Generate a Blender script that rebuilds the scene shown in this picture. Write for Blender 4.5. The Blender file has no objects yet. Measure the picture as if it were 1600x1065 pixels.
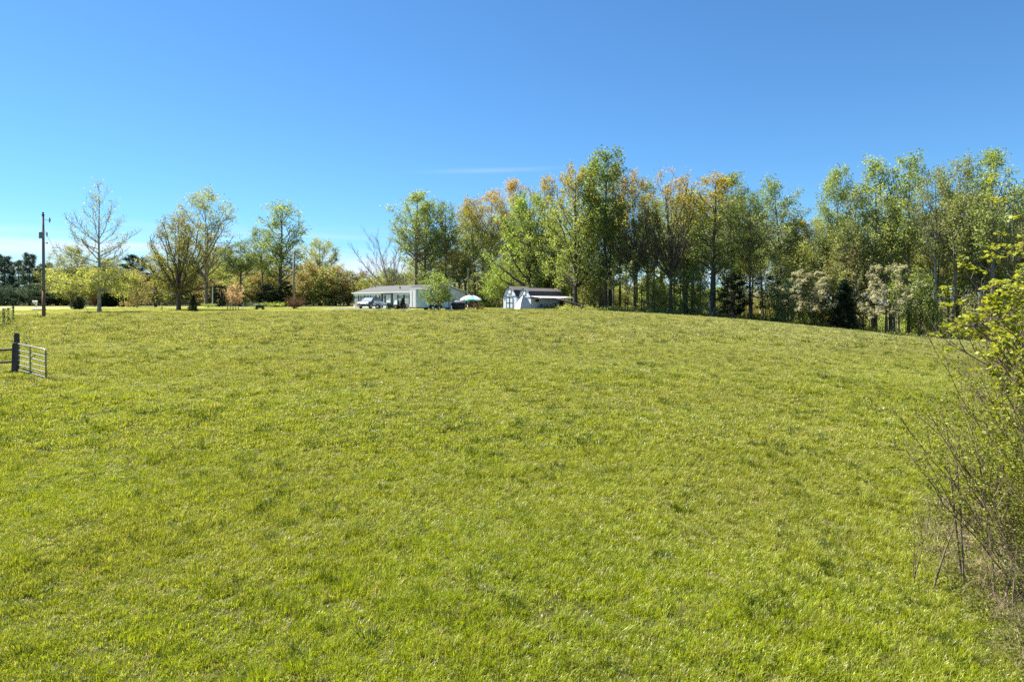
import bpy, math, random
import numpy as np
from mathutils import Vector, Matrix

SC = bpy.context.scene
COL = SC.collection
R = math.radians
rng = np.random.default_rng(7)
random.seed(7)

# ------------------------------------------------------------------ camera, sky, sun, exposure
F = 1067.0; HZ = 478.0                       # focal length and horizon row, in photograph pixels
cam = bpy.data.objects.new('camera', bpy.data.cameras.new('camera'))
COL.objects.link(cam); SC.camera = cam
cam.location = (0, 0, 0); cam.rotation_euler = (R(90), 0, 0)
cam.data.lens = 24.0; cam.data.sensor_width = 36.0
cam.data.shift_y = -(532.5 - HZ) / 1600.0
cam.data.clip_start = 0.2; cam.data.clip_end = 6000

SUN_AZ, SUN_EL = -63.0, 54.0
w = bpy.data.worlds.new("World"); SC.world = w; w.use_nodes = True
nt = w.node_tree; nt.nodes.clear()
def N(t, tp, **kw):
    n = t.nodes.new(tp)
    for k, v in kw.items(): setattr(n, k, v)
    return n
out = N(nt, 'ShaderNodeOutputWorld'); bg = N(nt, 'ShaderNodeBackground')
sky = N(nt, 'ShaderNodeTexSky', sky_type='NISHITA')
sky.sun_disc = False; sky.sun_elevation = R(SUN_EL); sky.sun_rotation = R(SUN_AZ)
sky.air_density = 1.0; sky.dust_density = 0.05; sky.ozone_density = 2.2; sky.altitude = 300
hs = N(nt, 'ShaderNodeMixRGB', blend_type='MULTIPLY'); hs.inputs['Fac'].default_value = 1; hs.inputs['Color2'].default_value = (.47, .80, 1.05, 1)   # the photograph's strongly blue rendering of the sky
nt.links.new(sky.outputs[0], hs.inputs['Color1'])
# thin cirrus: noise stretched along the horizon, only low in the sky, all the way round
tc = N(nt, 'ShaderNodeTexCoord'); sep = N(nt, 'ShaderNodeSeparateXYZ')
nt.links.new(tc.outputs['Generated'], sep.inputs[0])
mp = N(nt, 'ShaderNodeMapping'); mp.inputs['Scale'].default_value = (2.2, 2.2, 30.0)
mp.inputs['Rotation'].default_value = (R(2.0), R(3.0), 0)
nt.links.new(tc.outputs['Generated'], mp.inputs[0])
ns = N(nt, 'ShaderNodeTexNoise'); ns.inputs['Scale'].default_value = 1.6; ns.inputs['Detail'].default_value = 6
ns.inputs['Distortion'].default_value = 0.4
nt.links.new(mp.outputs[0], ns.inputs['Vector'])
cr = N(nt, 'ShaderNodeMapRange'); cr.inputs['From Min'].default_value = 0.36; cr.inputs['From Max'].default_value = 0.62
nt.links.new(ns.outputs[0], cr.inputs['Value'])
el = N(nt, 'ShaderNodeMapRange', interpolation_type='SMOOTHSTEP')
el.inputs['From Min'].default_value = 0.118; el.inputs['From Max'].default_value = 0.065
nt.links.new(sep.outputs['Z'], el.inputs['Value'])
mu = N(nt, 'ShaderNodeMath', operation='MULTIPLY'); nt.links.new(cr.outputs[0], mu.inputs[0]); nt.links.new(el.outputs[0], mu.inputs[1])
mu2 = N(nt, 'ShaderNodeMath', operation='MULTIPLY'); mu2.inputs[1].default_value = 0.8
nt.links.new(mu.outputs[0], mu2.inputs[0])
mx = N(nt, 'ShaderNodeMixRGB'); mx.inputs['Color2'].default_value = (5.8, 6.2, 6.9, 1)
nt.links.new(mu2.outputs[0], mx.inputs['Fac']); nt.links.new(hs.outputs[0], mx.inputs['Color1'])
def wm(op, a, b=None, c=None):
    n = N(nt, 'ShaderNodeMath', operation=op)
    for i, v in enumerate((a, b, c)):
        if v is None: continue
        if isinstance(v, (int, float)): n.inputs[i].default_value = v
        else: nt.links.new(v, n.inputs[i])
    return n.outputs[0]
ysafe = wm('MAXIMUM', sep.outputs['Y'], .05)
hx_, vx_ = wm('DIVIDE', sep.outputs['X'], ysafe), wm('DIVIDE', sep.outputs['Z'], ysafe)
wv_ = wm('MULTIPLY_ADD', ns.outputs[0], .012, -.006)
dd_ = wm('DIVIDE', wm('ADD', wm('SUBTRACT', vx_, wm('MULTIPLY_ADD', hx_, .03, .2005)), wv_), .0032)
st_ = wm('POWER', 2.718, wm('MULTIPLY', wm('MULTIPLY', dd_, dd_), -1.0))
ex_ = wm('DIVIDE', wm('ADD', hx_, .03), .085)
st_ = wm('MULTIPLY', wm('MULTIPLY', st_, wm('POWER', 2.718, wm('MULTIPLY', wm('MULTIPLY', ex_, ex_), -1.0))), .16)
mx3 = N(nt, 'ShaderNodeMixRGB'); mx3.inputs['Color2'].default_value = (5.8, 6.2, 6.9, 1); nt.links.new(st_, mx3.inputs['Fac']); nt.links.new(mx.outputs[0], mx3.inputs['Color1']); mx = mx3
nt.links.new(mx.outputs[0], bg.inputs['Color']); bg.inputs['Strength'].default_value = 0.054
nt.links.new(bg.outputs[0], out.inputs[0])

sl = bpy.data.lights.new('sun', 'SUN'); sl.energy = 5.0; sl.angle = R(0.5); sl.color = (1.0, 0.95, 0.85)
so = bpy.data.objects.new('sun', sl); COL.objects.link(so)
a_, e_ = R(SUN_AZ), R(SUN_EL)
SUN = Vector((math.sin(a_) * math.cos(e_), math.cos(a_) * math.cos(e_), math.sin(e_)))
so.rotation_euler = (-SUN).to_track_quat('-Z', 'Y').to_euler(); so.location = SUN * 200
vs = SC.view_settings
vs.view_transform = 'Standard'; vs.look = 'None'; vs.exposure = 1.6; vs.gamma = 1.0; vs.use_curve_mapping = False
SC.render.engine = 'CYCLES'
cy = SC.cycles; cy.use_denoising = False; cy.sample_clamp_indirect = 6; cy.max_bounces = 8; cy.diffuse_bounces = 4; cy.transmission_bounces = 6; cy.transparent_max_bounces = 8

# ------------------------------------------------------------------ terrain height
_c = [(-80, -9.5), (-20, -7.4), (0, -6.15), (9, -5.05), (28, -3.1), (50, -1.75), (75, -0.85), (92, -0.52), (110, -0.33),
      (140, -0.03), (165, 0.2), (220, 2.0), (330, 7), (398, 9), (4000, 9)]
_ty = np.arange(-80, 400, 1.0)
_tz = np.interp(_ty, [c[0] for c in _c], [c[1] for c in _c])
_k = np.ones(13) / 13; _tz = np.convolve(np.pad(_tz, 6, mode='edge'), _k, 'valid')
def sstep(a, b, x):
    t = np.clip((x - a) / (b - a), 0, 1); return t * t * (3 - 2 * t)
def gz(X, Y):
    X = np.asarray(X, float); Y = np.asarray(Y, float)
    z = np.interp(Y, _ty, _tz)
    z = z - 0.00138 * np.clip(X, 0, 75) ** 2 * sstep(25, 70, Y)
    m = np.exp(-((Y - 25) / 45.0) ** 2)
    z = z + m * (0.05 * np.sin(X * 0.55 + 1.3 * np.sin(Y * 0.21)) + 0.05 * np.sin(Y * 0.62 + X * 0.17 + 1.0) + 0.03 * np.sin(X * 1.3 - Y * 0.9))
    return z
def g(X, Y): return float(gz(X, Y))
def at(px, D): return ((px - 800.0) / F * D, D)
def pz(py, D): return (HZ - py) / F * D

# ------------------------------------------------------------------ object helpers
def tag(o, label=None, cat=None, group=None, kind=None):
    if label: o['label'] = label
    if cat: o['category'] = cat
    if group: o['group'] = group
    if kind: o['kind'] = kind
    return o
def empty(name, loc, rz=0, label=None, cat=None, group=None):
    o = bpy.data.objects.new(name, None); COL.objects.link(o)
    o.location = loc; o.rotation_euler = (0, 0, rz); o.empty_display_size = 0.3
    return tag(o, label, cat, group)
def link(name, me, parent=None, loc=None):
    o = bpy.data.objects.new(name, me); COL.objects.link(o)
    if parent: o.parent = parent
    if loc is not None: o.location = loc
    return o
class MB:
    def __init__(s): s.v = []; s.f = []
    def add(s, vs_, fs):
        b = len(s.v); s.v += [tuple(v) for v in vs_]; s.f += [tuple(i + b for i in f) for f in fs]; return s
    def box(s, x0, y0, z0, x1, y1, z1, bev=0.0):
        if bev <= 0:
            return s.add([(x0, y0, z0), (x1, y0, z0), (x1, y1, z0), (x0, y1, z0), (x0, y0, z1), (x1, y0, z1), (x1, y1, z1), (x0, y1, z1)],
                  [(0, 3, 2, 1), (4, 5, 6, 7), (0, 1, 5, 4), (1, 2, 6, 5), (2, 3, 7, 6), (3, 0, 4, 7)])
        b = bev
        r = [(x0 + b, y0), (x1 - b, y0), (x1, y0 + b), (x1, y1 - b), (x1 - b, y1), (x0 + b, y1), (x0, y1 - b), (x0, y0 + b)]
        cx, cy_ = (x0 + x1) / 2, (y0 + y1) / 2
        def ins(p): return (p[0] + (b if p[0] < cx else -b) * .6, p[1] + (b if p[1] < cy_ else -b) * .6)
        L = [[(*ins(p), z0) for p in r], [(*p, z0 + b) for p in r], [(*p, z1 - b) for p in r], [(*ins(p), z1) for p in r]]
        return s.loft(L)
    def loft(s, loops, cap=True, closed=True):
        n = len(loops[0]); vv = [p for l in loops for p in l]; ff = []
        for i in range(len(loops) - 1):
            for j in range(n if closed else n - 1):
                a = i * n + j; b = i * n + (j + 1) % n
                ff.append((a, b, b + n, a + n))
        if cap and closed:
            ff.append(tuple(range(n - 1, -1, -1))); ff.append(tuple((len(loops) - 1) * n + j for j in range(n)))
        return s.add(vv, ff)
    def tube(s, pts, r, k=8, cap=True):
        pts = [Vector(p) for p in pts]; rr = r if isinstance(r, (list, tuple)) else [r] * len(pts); L = []
        up = None
        for i, p in enumerate(pts):
            t = (pts[min(i + 1, len(pts) - 1)] - pts[max(i - 1, 0)]).normalized()
            if up is None: up = Vector((0, 0, 1)) if abs(t.z) < .9 else Vector((1, 0, 0))
            u = t.cross(up).normalized(); v = u.cross(t).normalized(); up = v
            L.append([p + (u * math.cos(2 * math.pi * j / k) + v * math.sin(2 * math.pi * j / k)) * rr[i] for j in range(k)])
        return s.loft(L, cap)
    def lathe(s, prof, k=16, c=(0, 0, 0)):
        return s.loft([[(c[0] + r * math.cos(2 * math.pi * j / k), c[1] + r * math.sin(2 * math.pi * j / k), c[2] + z) for j in range(k)] for r, z in prof])
    def wheel(s, c, r, wd, k=16, ax='y', inner=0.0):
        L = []
        for d, rr in ((-.5, r * .9), (-.36, r), (.36, r), (.5, r * .9)):
            l = []
            for j in range(k):
                a = 2 * math.pi * j / k; q = (rr * math.cos(a), rr * math.sin(a))
                l.append((c[0] + q[0], c[1] + d * wd, c[2] + q[1]) if ax == 'y' else (c[0] + d * wd, c[1] + q[0], c[2] + q[1]))
            L.append(l)
        return s.loft(L)
    def prism(s, poly, a, b, ax='y'):
        if ax == 'y': return s.loft([[(p[0], a, p[1]) for p in poly], [(p[0], b, p[1]) for p in poly]])
        if ax == 'x': return s.loft([[(a, p[0], p[1]) for p in poly], [(b, p[0], p[1]) for p in poly]])
        return s.loft([[(p[0], p[1], a) for p in poly], [(p[0], p[1], b) for p in poly]])
    def build(s, name, mat, parent=None, smooth=False, loc=None):
        me = bpy.data.meshes.new(name); me.from_pydata(s.v, [], s.f); me.update()
        import bmesh
        bm = bmesh.new(); bm.from_mesh(me); bmesh.ops.recalc_face_normals(bm, faces=bm.faces); bm.to_mesh(me); bm.free()
        me.materials.append(mat)
        if smooth: me.polygons.foreach_set('use_smooth', [True] * len(me.polygons))
        return link(name, me, parent, loc)
def copy_tree(o, parent=None):
    c = o.copy(); COL.objects.link(c)
    if parent: c.parent = parent
    for ch in o.children: copy_tree(ch, c)
    return c

# ------------------------------------------------------------------ materials
def newmat(name):
    m = bpy.data.materials.new(name); m.use_nodes = True; m.node_tree.nodes.clear(); return m, m.node_tree
def plain(name, col, rough=0.6, var=0.12, scale=6.0, metal=0.0, bump=0.0, spec=0.4, stretch=(1, 1, 1)):
    m, t = newmat(name)
    o = N(t, 'ShaderNodeOutputMaterial'); p = N(t, 'ShaderNodeBsdfPrincipled')
    c = N(t, 'ShaderNodeTexCoord'); mpn = N(t, 'ShaderNodeMapping'); mpn.inputs['Scale'].default_value = stretch
    n = N(t, 'ShaderNodeTexNoise'); n.inputs['Scale'].default_value = scale; n.inputs['Detail'].default_value = 5
    t.links.new(c.outputs['Object'], mpn.inputs[0]); t.links.new(mpn.outputs[0], n.inputs['Vector'])
    r = N(t, 'ShaderNodeValToRGB')
    r.color_ramp.elements[0].position = .3; r.color_ramp.elements[1].position = .7
    r.color_ramp.elements[0].color = (*[x * (1 - var) for x in col], 1); r.color_ramp.elements[1].color = (*[min(1, x * (1 + var)) for x in col], 1)
    t.links.new(n.outputs[0], r.inputs[0]); t.links.new(r.outputs[0], p.inputs['Base Color'])
    p.inputs['Roughness'].default_value = rough; p.inputs['Metallic'].default_value = metal
    p.inputs['Specular IOR Level'].default_value = spec
    if bump:
        b = N(t, 'ShaderNodeBump'); b.inputs['Strength'].default_value = bump; b.inputs['Distance'].default_value = .02
        t.links.new(n.outputs[0], b.inputs['Height']); t.links.new(b.outputs[0], p.inputs['Normal'])
    t.links.new(p.outputs[0], o.inputs[0]); return m
def siding(name, col, step=0.2, ax='Z'):
    m = plain(name, col, .55, .05, 3.0); t = m.node_tree
    p = [n for n in t.nodes if n.type == 'BSDF_PRINCIPLED'][0]
    c = N(t, 'ShaderNodeTexCoord'); s = N(t, 'ShaderNodeSeparateXYZ'); t.links.new(c.outputs['Object'], s.inputs[0])
    d = N(t, 'ShaderNodeMath', operation='DIVIDE'); d.inputs[1].default_value = step; t.links.new(s.outputs[ax], d.inputs[0])
    f = N(t, 'ShaderNodeMath', operation='FRACT'); t.links.new(d.outputs[0], f.inputs[0])
    b = N(t, 'ShaderNodeBump'); b.inputs['Strength'].default_value = .8; b.inputs['Distance'].default_value = .02; b.invert = True
    t.links.new(f.outputs[0], b.inputs['Height']); t.links.new(b.outputs[0], p.inputs['Normal']); return m
LEAFK = {k: 2.6 for k in ('leaf_green', 'leaf_bright_green', 'leaf_olive', 'leaf_orange_top', 'leaf_yellow_top', 'leaf_oak', 'leaf_grey_green')}
LEAFK.update({k: 1.7 for k in ('leaf_yellow', 'leaf_tan')}); LEAFK.update(leaf_pine=1.8, leaf_cedar=1.3)
def leafmat(name, c0, c1, c2, trans=0.45, top=None, toph=(10, 20), gloss=0.015):
    """leaf colours c0..c2 spread over the leaves by a per-leaf tint; top = colour of the young leaves high in the crown"""
    m, t = newmat(name); kf = LEAFK.get(name, 1.0)
    c0, c1, c2 = [tuple(min(.8, x * kf) for x in c) for c in (c0, c1, c2)]
    if top: top = tuple(x * 1.25 for x in top)
    o = N(t, 'ShaderNodeOutputMaterial')
    a = N(t, 'ShaderNodeAttribute', attribute_name='tint')
    oi = N(t, 'ShaderNodeObjectInfo')
    x = N(t, 'ShaderNodeMath', operation='MULTIPLY_ADD'); x.inputs[1].default_value = .72
    y = N(t, 'ShaderNodeMath', operation='MULTIPLY'); y.inputs[1].default_value = .28
    t.links.new(oi.outputs['Random'], y.inputs[0]); t.links.new(a.outputs['Fac'], x.inputs[0]); t.links.new(y.outputs[0], x.inputs[2])
    r = N(t, 'ShaderNodeValToRGB'); r.color_ramp.elements[0].color = (*c0, 1); r.color_ramp.elements[1].color = (*c2, 1)
    r.color_ramp.elements[0].position = .1; r.color_ramp.elements[1].position = .92
    e = r.color_ramp.elements.new(.5); e.color = (*c1, 1)
    t.links.new(x.outputs[0], r.inputs[0]); colr = r.outputs[0]
    if top:
        tcn = N(t, 'ShaderNodeTexCoord'); s = N(t, 'ShaderNodeSeparateXYZ'); t.links.new(tcn.outputs['Object'], s.inputs[0])
        nz = N(t, 'ShaderNodeTexNoise'); nz.inputs['Scale'].default_value = .5; t.links.new(tcn.outputs['Object'], nz.inputs['Vector'])
        ad = N(t, 'ShaderNodeMath', operation='MULTIPLY_ADD'); ad.inputs[1].default_value = 12.0; t.links.new(nz.outputs[0], ad.inputs[0]); t.links.new(s.outputs['Z'], ad.inputs[2])
        mr = N(t, 'ShaderNodeMapRange'); mr.inputs['From Min'].default_value = toph[0] + 6; mr.inputs['From Max'].default_value = toph[1] + 6
        t.links.new(ad.outputs[0], mr.inputs['Value'])
        mm = N(t, 'ShaderNodeMixRGB'); mm.inputs['Color2'].default_value = (*top, 1); t.links.new(mr.outputs[0], mm.inputs['Fac']); t.links.new(colr, mm.inputs['Color1'])
        colr = mm.outputs[0]
    d = N(t, 'ShaderNodeBsdfDiffuse'); tr = N(t, 'ShaderNodeBsdfTranslucent'); gl = N(t, 'ShaderNodeBsdfGlossy'); gl.inputs['Roughness'].default_value = .45
    gl.inputs['Color'].default_value = (.8, .85, .8, 1)
    t.links.new(colr, d.inputs['Color'])
    sc = N(t, 'ShaderNodeMixRGB', blend_type='MULTIPLY'); sc.inputs['Fac'].default_value = 1; sc.inputs['Color2'].default_value = (1.15, 1.1, .6, 1)
    t.links.new(colr, sc.inputs['Color1']); t.links.new(sc.outputs[0], tr.inputs['Color'])
    m1 = N(t, 'ShaderNodeMixShader'); m1.inputs[0].default_value = trans; t.links.new(d.outputs[0], m1.inputs[1]); t.links.new(tr.outputs[0], m1.inputs[2])
    m2 = N(t, 'ShaderNodeMixShader'); m2.inputs[0].default_value = gloss; t.links.new(m1.outputs[0], m2.inputs[1]); t.links.new(gl.outputs[0], m2.inputs[2])
    t.links.new(m2.outputs[0], o.inputs[0]); return m

LEAF = dict(
    green=leafmat('leaf_green', (.045, .072, .022), (.10, .128, .038), (.185, .21, .06), .5),
    bright=leafmat('leaf_bright_green', (.055, .09, .02), (.12, .155, .036), (.215, .25, .055), .5),
    olive=leafmat('leaf_olive', (.065, .08, .026), (.13, .145, .045), (.205, .205, .065)),
    yellow=leafmat('leaf_yellow', (.10, .115, .03), (.20, .215, .065), (.31, .315, .10), .5),
    tan=leafmat('leaf_tan', (.11, .09, .045), (.20, .17, .08), (.29, .25, .12)),
    orange_top=leafmat('leaf_orange_top', (.06, .08, .024), (.12, .13, .034), (.20, .19, .05), .48, (.40, .285, .06), (12, 19)),
    yellow_top=leafmat('leaf_yellow_top', (.05, .075, .022), (.105, .135, .036), (.195, .215, .055), .48, (.33, .25, .025), (12, 20)),
    oak=leafmat('leaf_oak', (.065, .068, .02), (.125, .125, .028), (.19, .175, .04), .45, (.20, .155, .03), (8, 15)),
    blue=leafmat('leaf_grey_green', (.045, .07, .035), (.08, .11, .05), (.13, .165, .075), .35),
    white=leafmat('leaf_white_bract', (.30, .33, .24), (.52, .52, .40), (.70, .68, .57), .4),
    cedar=leafmat('leaf_cedar', (.008, .016, .008), (.014, .026, .011), (.03, .045, .018), .12),
    pine=leafmat('leaf_pine', (.018, .034, .020), (.032, .055, .030), (.065, .09, .045), .18),
    peach=leafmat('leaf_peach', (.45, .30, .19), (.62, .45, .31), (.75, .60, .45), .45),
    russet=leafmat('leaf_russet', (.07, .035, .025), (.12, .06, .04), (.18, .10, .06), .3),
    orange=leafmat('leaf_orange', (.30, .12, .03), (.45, .20, .05), (.50, .30, .08), .4),
    maple=leafmat('leaf_young_maple', (.12, .15, .016), (.26, .29, .03), (.42, .42, .055), .5),
    shrub=leafmat('leaf_shrub', (.09, .13, .016), (.20, .24, .026), (.34, .36, .04), .5),
)
BARK = dict(
    grey=plain('bark_grey', (.19, .165, .14), .9, .3, 3, stretch=(1, 1, .25), bump=.5),
    dark=plain('bark_dark', (.085, .072, .06), .9, .3, 3, stretch=(1, 1, .25), bump=.5),
    pale=plain('bark_pale', (.25, .24, .21), .8, .35, 1.6, bump=.3),
    twig=plain('bark_twig', (.19, .135, .095), .8, .3, 9),
    brown=plain('bark_brown', (.13, .09, .06), .9, .3, 4),
)

# ------------------------------------------------------------------ tree growing (numpy)
def tubes_batch(P, Rd, k):
    M, n, _ = P.shape
    T = np.gradient(P, axis=1); T /= np.linalg.norm(T, axis=2, keepdims=True) + 1e-9
    ref = np.array([0.31, 0.52, 0.05]); ref /= np.linalg.norm(ref)
    U = np.cross(T, ref); U /= np.linalg.norm(U, axis=2, keepdims=True) + 1e-9
    V = np.cross(T, U)
    a = np.arange(k) * 2 * np.pi / k
    ring = P[:, :, None, :] + Rd[:, :, None, None] * (np.cos(a)[None, None, :, None] * U[:, :, None, :] + np.sin(a)[None, None, :, None] * V[:, :, None, :])
    verts = ring.reshape(-1, 3)
    m, i, j = np.meshgrid(np.arange(M), np.arange(n - 1), np.arange(k), indexing='ij')
    b = m * n * k + i * k
    f = np.stack([b + j, b + (j + 1) % k, b + k + (j + 1) % k, b + k + j], -1).reshape(-1, 4)
    return verts, f
def quads_mesh(name, V, Fq, tint=None):
    me = bpy.data.meshes.new(name)
    V = np.ascontiguousarray(V, np.float32); Fq = np.ascontiguousarray(Fq, np.int32)
    me.vertices.add(len(V)); me.vertices.foreach_set('co', V.ravel())
    nf, c = Fq.shape
    me.loops.add(nf * c); me.loops.foreach_set('vertex_index', Fq.ravel())
    me.polygons.add(nf); me.polygons.foreach_set('loop_start', np.arange(0, nf * c, c, dtype=np.int32)); me.polygons.foreach_set('loop_total', np.full(nf, c, np.int32))
    if tint is not None:
        at_ = me.attributes.new('tint', 'FLOAT', 'FACE'); at_.data.foreach_set('value', np.ascontiguousarray(tint, np.float32))
    me.update(calc_edges=True)
    return me
def rsph(r, n):
    v = r.normal(size=(n, 3)); return v / (np.linalg.norm(v, axis=1, keepdims=True) + 1e-9)
def nrm(v): return v / (np.linalg.norm(v, axis=-1, keepdims=True) + 1e-9)
def children(r, P, nper, smin, L, spread, up, npts, curl=.15):
    """branches growing from the polylines P (M,n,3): nper each; L = length array (M,)"""
    M, n, _ = P.shape
    s = np.clip(smin + (1 - smin) * (np.arange(nper)[None, :] + r.random((M, nper))) / nper, 0, .999)
    x = s * (n - 1); i = np.floor(x).astype(int); fr = (x - i)[..., None]
    mi = np.arange(M)[:, None]
    p0 = P[mi, i] * (1 - fr) + P[mi, np.minimum(i + 1, n - 1)] * fr
    t = nrm(P[mi, np.minimum(i + 1, n - 1)] - P[mi, i])
    d = nrm(t * (1 - spread) + rsph(r, M * nper).reshape(M, nper, 3) * spread * 1.1 + np.array([0, 0, up]))
    ln = L[:, None] * (1.15 - .6 * s) * r.uniform(.65, 1.25, (M, nper))
    u = np.linspace(0, 1, npts)
    Q = p0[:, :, None, :] + d[:, :, None, :] * (ln[..., None] * u)[..., None]
    Q = Q + (ln[..., None] * u ** 2)[..., None] * np.array([0, 0, curl]) + r.normal(size=Q.shape) * (ln[..., None] * u * .05)[..., None]
    return Q.reshape(M * nper, npts, 3), ln.reshape(-1), s.reshape(-1)
def leaves_at(r, pts, size, flat=0.0, narrow=.62, dirs=None, tintbase=None):
    n = len(pts)
    nn = nrm(rsph(r, n) * (1 - flat) + np.array([0, 0, 1.0]) * flat + 1e-6)
    ref = rsph(r, n); u = nrm(np.cross(nn, ref)); v = np.cross(nn, u)
    s = size * r.uniform(.65, 1.35, (n, 1))
    V = np.stack([pts + u * s * .5, pts + v * s * .5 * narrow, pts - u * s * .5, pts - v * s * .5 * narrow], 1).reshape(-1, 3)
    Fq = np.arange(n * 4).reshape(n, 4)
    tint = np.clip(r.normal(.5, .22, n) if tintbase is None else tintbase + r.normal(0, .14, n), 0, 1)
    return V, Fq, tint
def grow(name, seed, H=20., base=.3, Rm=4., prof=None, n1=28, n2=6, n3=5, lpt=9, leaf=.26, tr=.28, trunk_top=.97, elev=(25, 60), curv=.35,
         l2=.36, twig=1.1, lean=(0, 0), zmin=None, spread=.55, flat=0., clus=.22, up=.15, leafz=None, narrow=.62, tk=8, fluff=1, curl=.15, wob=.012, tiers=0, tpow=1.0):
    r = np.random.default_rng(seed)
    prof = prof or (lambda t: np.sqrt(np.clip(1 - (t * 1.0) ** 2.2, 0, 1)) * (.55 + .45 * np.clip(t * 3, 0, 1)))
    n = 14; u = np.linspace(0, 1, n)
    TP = np.zeros((1, n, 3)); TP[0, :, 2] = u * H * trunk_top
    TP[0, :, 0] = lean[0] * H * u ** 1.3 + np.cumsum(r.normal(0, wob * H / 5, n)) * u; TP[0, :, 1] = lean[1] * H * u ** 1.3 + np.cumsum(r.normal(0, wob * H / 5, n)) * u
    TR = (tr * (1 - u * .96) ** .85 + tr * .45 * np.exp(-u * 28))[None]
    TP[0, 0, 2] = -.35
    zmin = base * .55 if zmin is None else zmin
    t = ((np.arange(n1) + r.random(n1)) / n1) ** tpow
    ztip = H * (base + (1 - base) * t)
    rad = prof(t) * Rm * r.uniform(.5, 1.1, n1)
    if tiers: t = np.clip((np.floor(t * tiers) + .5) / tiers + r.normal(0, .012, n1), .02, 1); ztip = H * (base + (1 - base) * t)
    az = np.arange(n1) * 2.39996 + r.normal(0, .35, n1)
    ea = np.radians(elev[0] + (elev[1] - elev[0]) * t + r.normal(0, 5, n1))
    zs = np.clip(ztip - rad * np.tan(ea), zmin * H + r.uniform(0, .06, n1) * H, H * trunk_top * .985)
    ui = zs / (H * trunk_top)
    sx = np.interp(ui, u, TP[0, :, 0]); sy = np.interp(ui, u, TP[0, :, 1]); tx = np.interp(np.clip(ztip / (H * trunk_top), 0, 1), u, TP[0, :, 0]); ty = np.interp(np.clip(ztip / (H * trunk_top), 0, 1), u, TP[0, :, 1])
    S = np.stack([sx, sy, zs], 1); E = np.stack([tx + rad * np.cos(az), ty + rad * np.sin(az), ztip], 1)
    Cn = S * .45 + E * .55; Cn[:, 2] = zs + (ztip - zs) * curv
    v = np.linspace(0, 1, 7)[None, :, None]
    P1 = S[:, None] * (1 - v) ** 2 + 2 * Cn[:, None] * v * (1 - v) + E[:, None] * v ** 2
    ln1 = np.linalg.norm(E - S, axis=1)
    P1 = P1 + r.normal(size=P1.shape) * (ln1[:, None] * .022 * v[..., 0])[..., None]
    r1 = np.clip(np.interp(ui, u, TR[0]) * .55, .025, .16 * tr / .28) * np.clip(ln1 / (Rm * .9), .45, 1.2)
    return finish(name, r, TP, TR, P1, r1, ln1, n2, n3, lpt, leaf, l2, twig, spread, flat, clus, up, leafz, narrow, H, tk, fluff, curl)
def finish(name, r, TP, TR, P1, r1, ln1, n2, n3, lpt, leaf, l2, twig, spread, flat, clus, up, leafz, narrow, H, tk=8, fluff=1, curl=.15):
    Vs, Fs, b = [], [], 0
    def put(P, Rd, k):
        nonlocal b
        V, Fq = tubes_batch(P, Rd, k); Vs.append(V); Fs.append(Fq + b); b += len(V)
    if TP is not None: put(TP, TR, tk)
    put(P1, r1[:, None] * np.linspace(1, .3, P1.shape[1])[None], 5)
    P2, ln2, s2 = children(r, P1, n2, .28, ln1 * l2, spread, up, 4, curl)
    r2 = np.clip(np.repeat(r1, n2) * .42, .008, .05)
    put(P2, r2[:, None] * np.linspace(1, .4, 4)[None], 3)
    P3, ln3, _ = children(r, P2, n3, .2, np.full(len(P2), twig), spread * 1.1, up, 3, curl)
    r3 = np.clip(np.repeat(r2, n3) * .5, .004, .016)
    put(P3, r3[:, None] * np.linspace(1, .5, 3)[None], 3)
    wood = quads_mesh(name + '_wood', np.concatenate(Vs), np.concatenate(Fs))
    wood.polygons.foreach_set('use_smooth', [True] * len(wood.polygons))
    if lpt <= 0: return wood, None
    M = len(P3)
    clump = np.clip(r.normal(.5, .17, len(P2)), 0, 1)
    s = r.uniform(.25, 1.05, (M, lpt))[..., None]
    pts = P3[:, 0][:, None] * (1 - s) + P3[:, 2][:, None] * s + r.normal(size=(M, lpt, 3)) * clus
    tb = np.repeat(np.repeat(clump, n3), lpt)
    pts = pts.reshape(-1, 3)
    if leafz is not None:
        keep = r.random(len(pts)) < leafz(pts[:, 2] / H, np.hypot(pts[:, 0], pts[:, 1])); pts = pts[keep]; tb = tb[keep]
    V, Fq, ti = leaves_at(r, pts, leaf, flat, narrow, tintbase=tb)
    return wood, quads_mesh(name + '_leaves', V, Fq, ti)
# dome / column profiles
def p_oval(t): return np.sqrt(np.clip(1 - (2 * t - .85) ** 2 / 1.35, .02, 1))
def p_cone(t): return 1.02 - t
def p_col(t): return np.clip(1 - np.clip(t - .45, 0, 1) ** 2 * 2.9, .08, 1) * (.7 + .3 * np.clip(t * 4, 0, 1))
def p_top(t): return .4 + .6 * np.sin(np.clip(t, 0, 1) * 2.4) 

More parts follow.
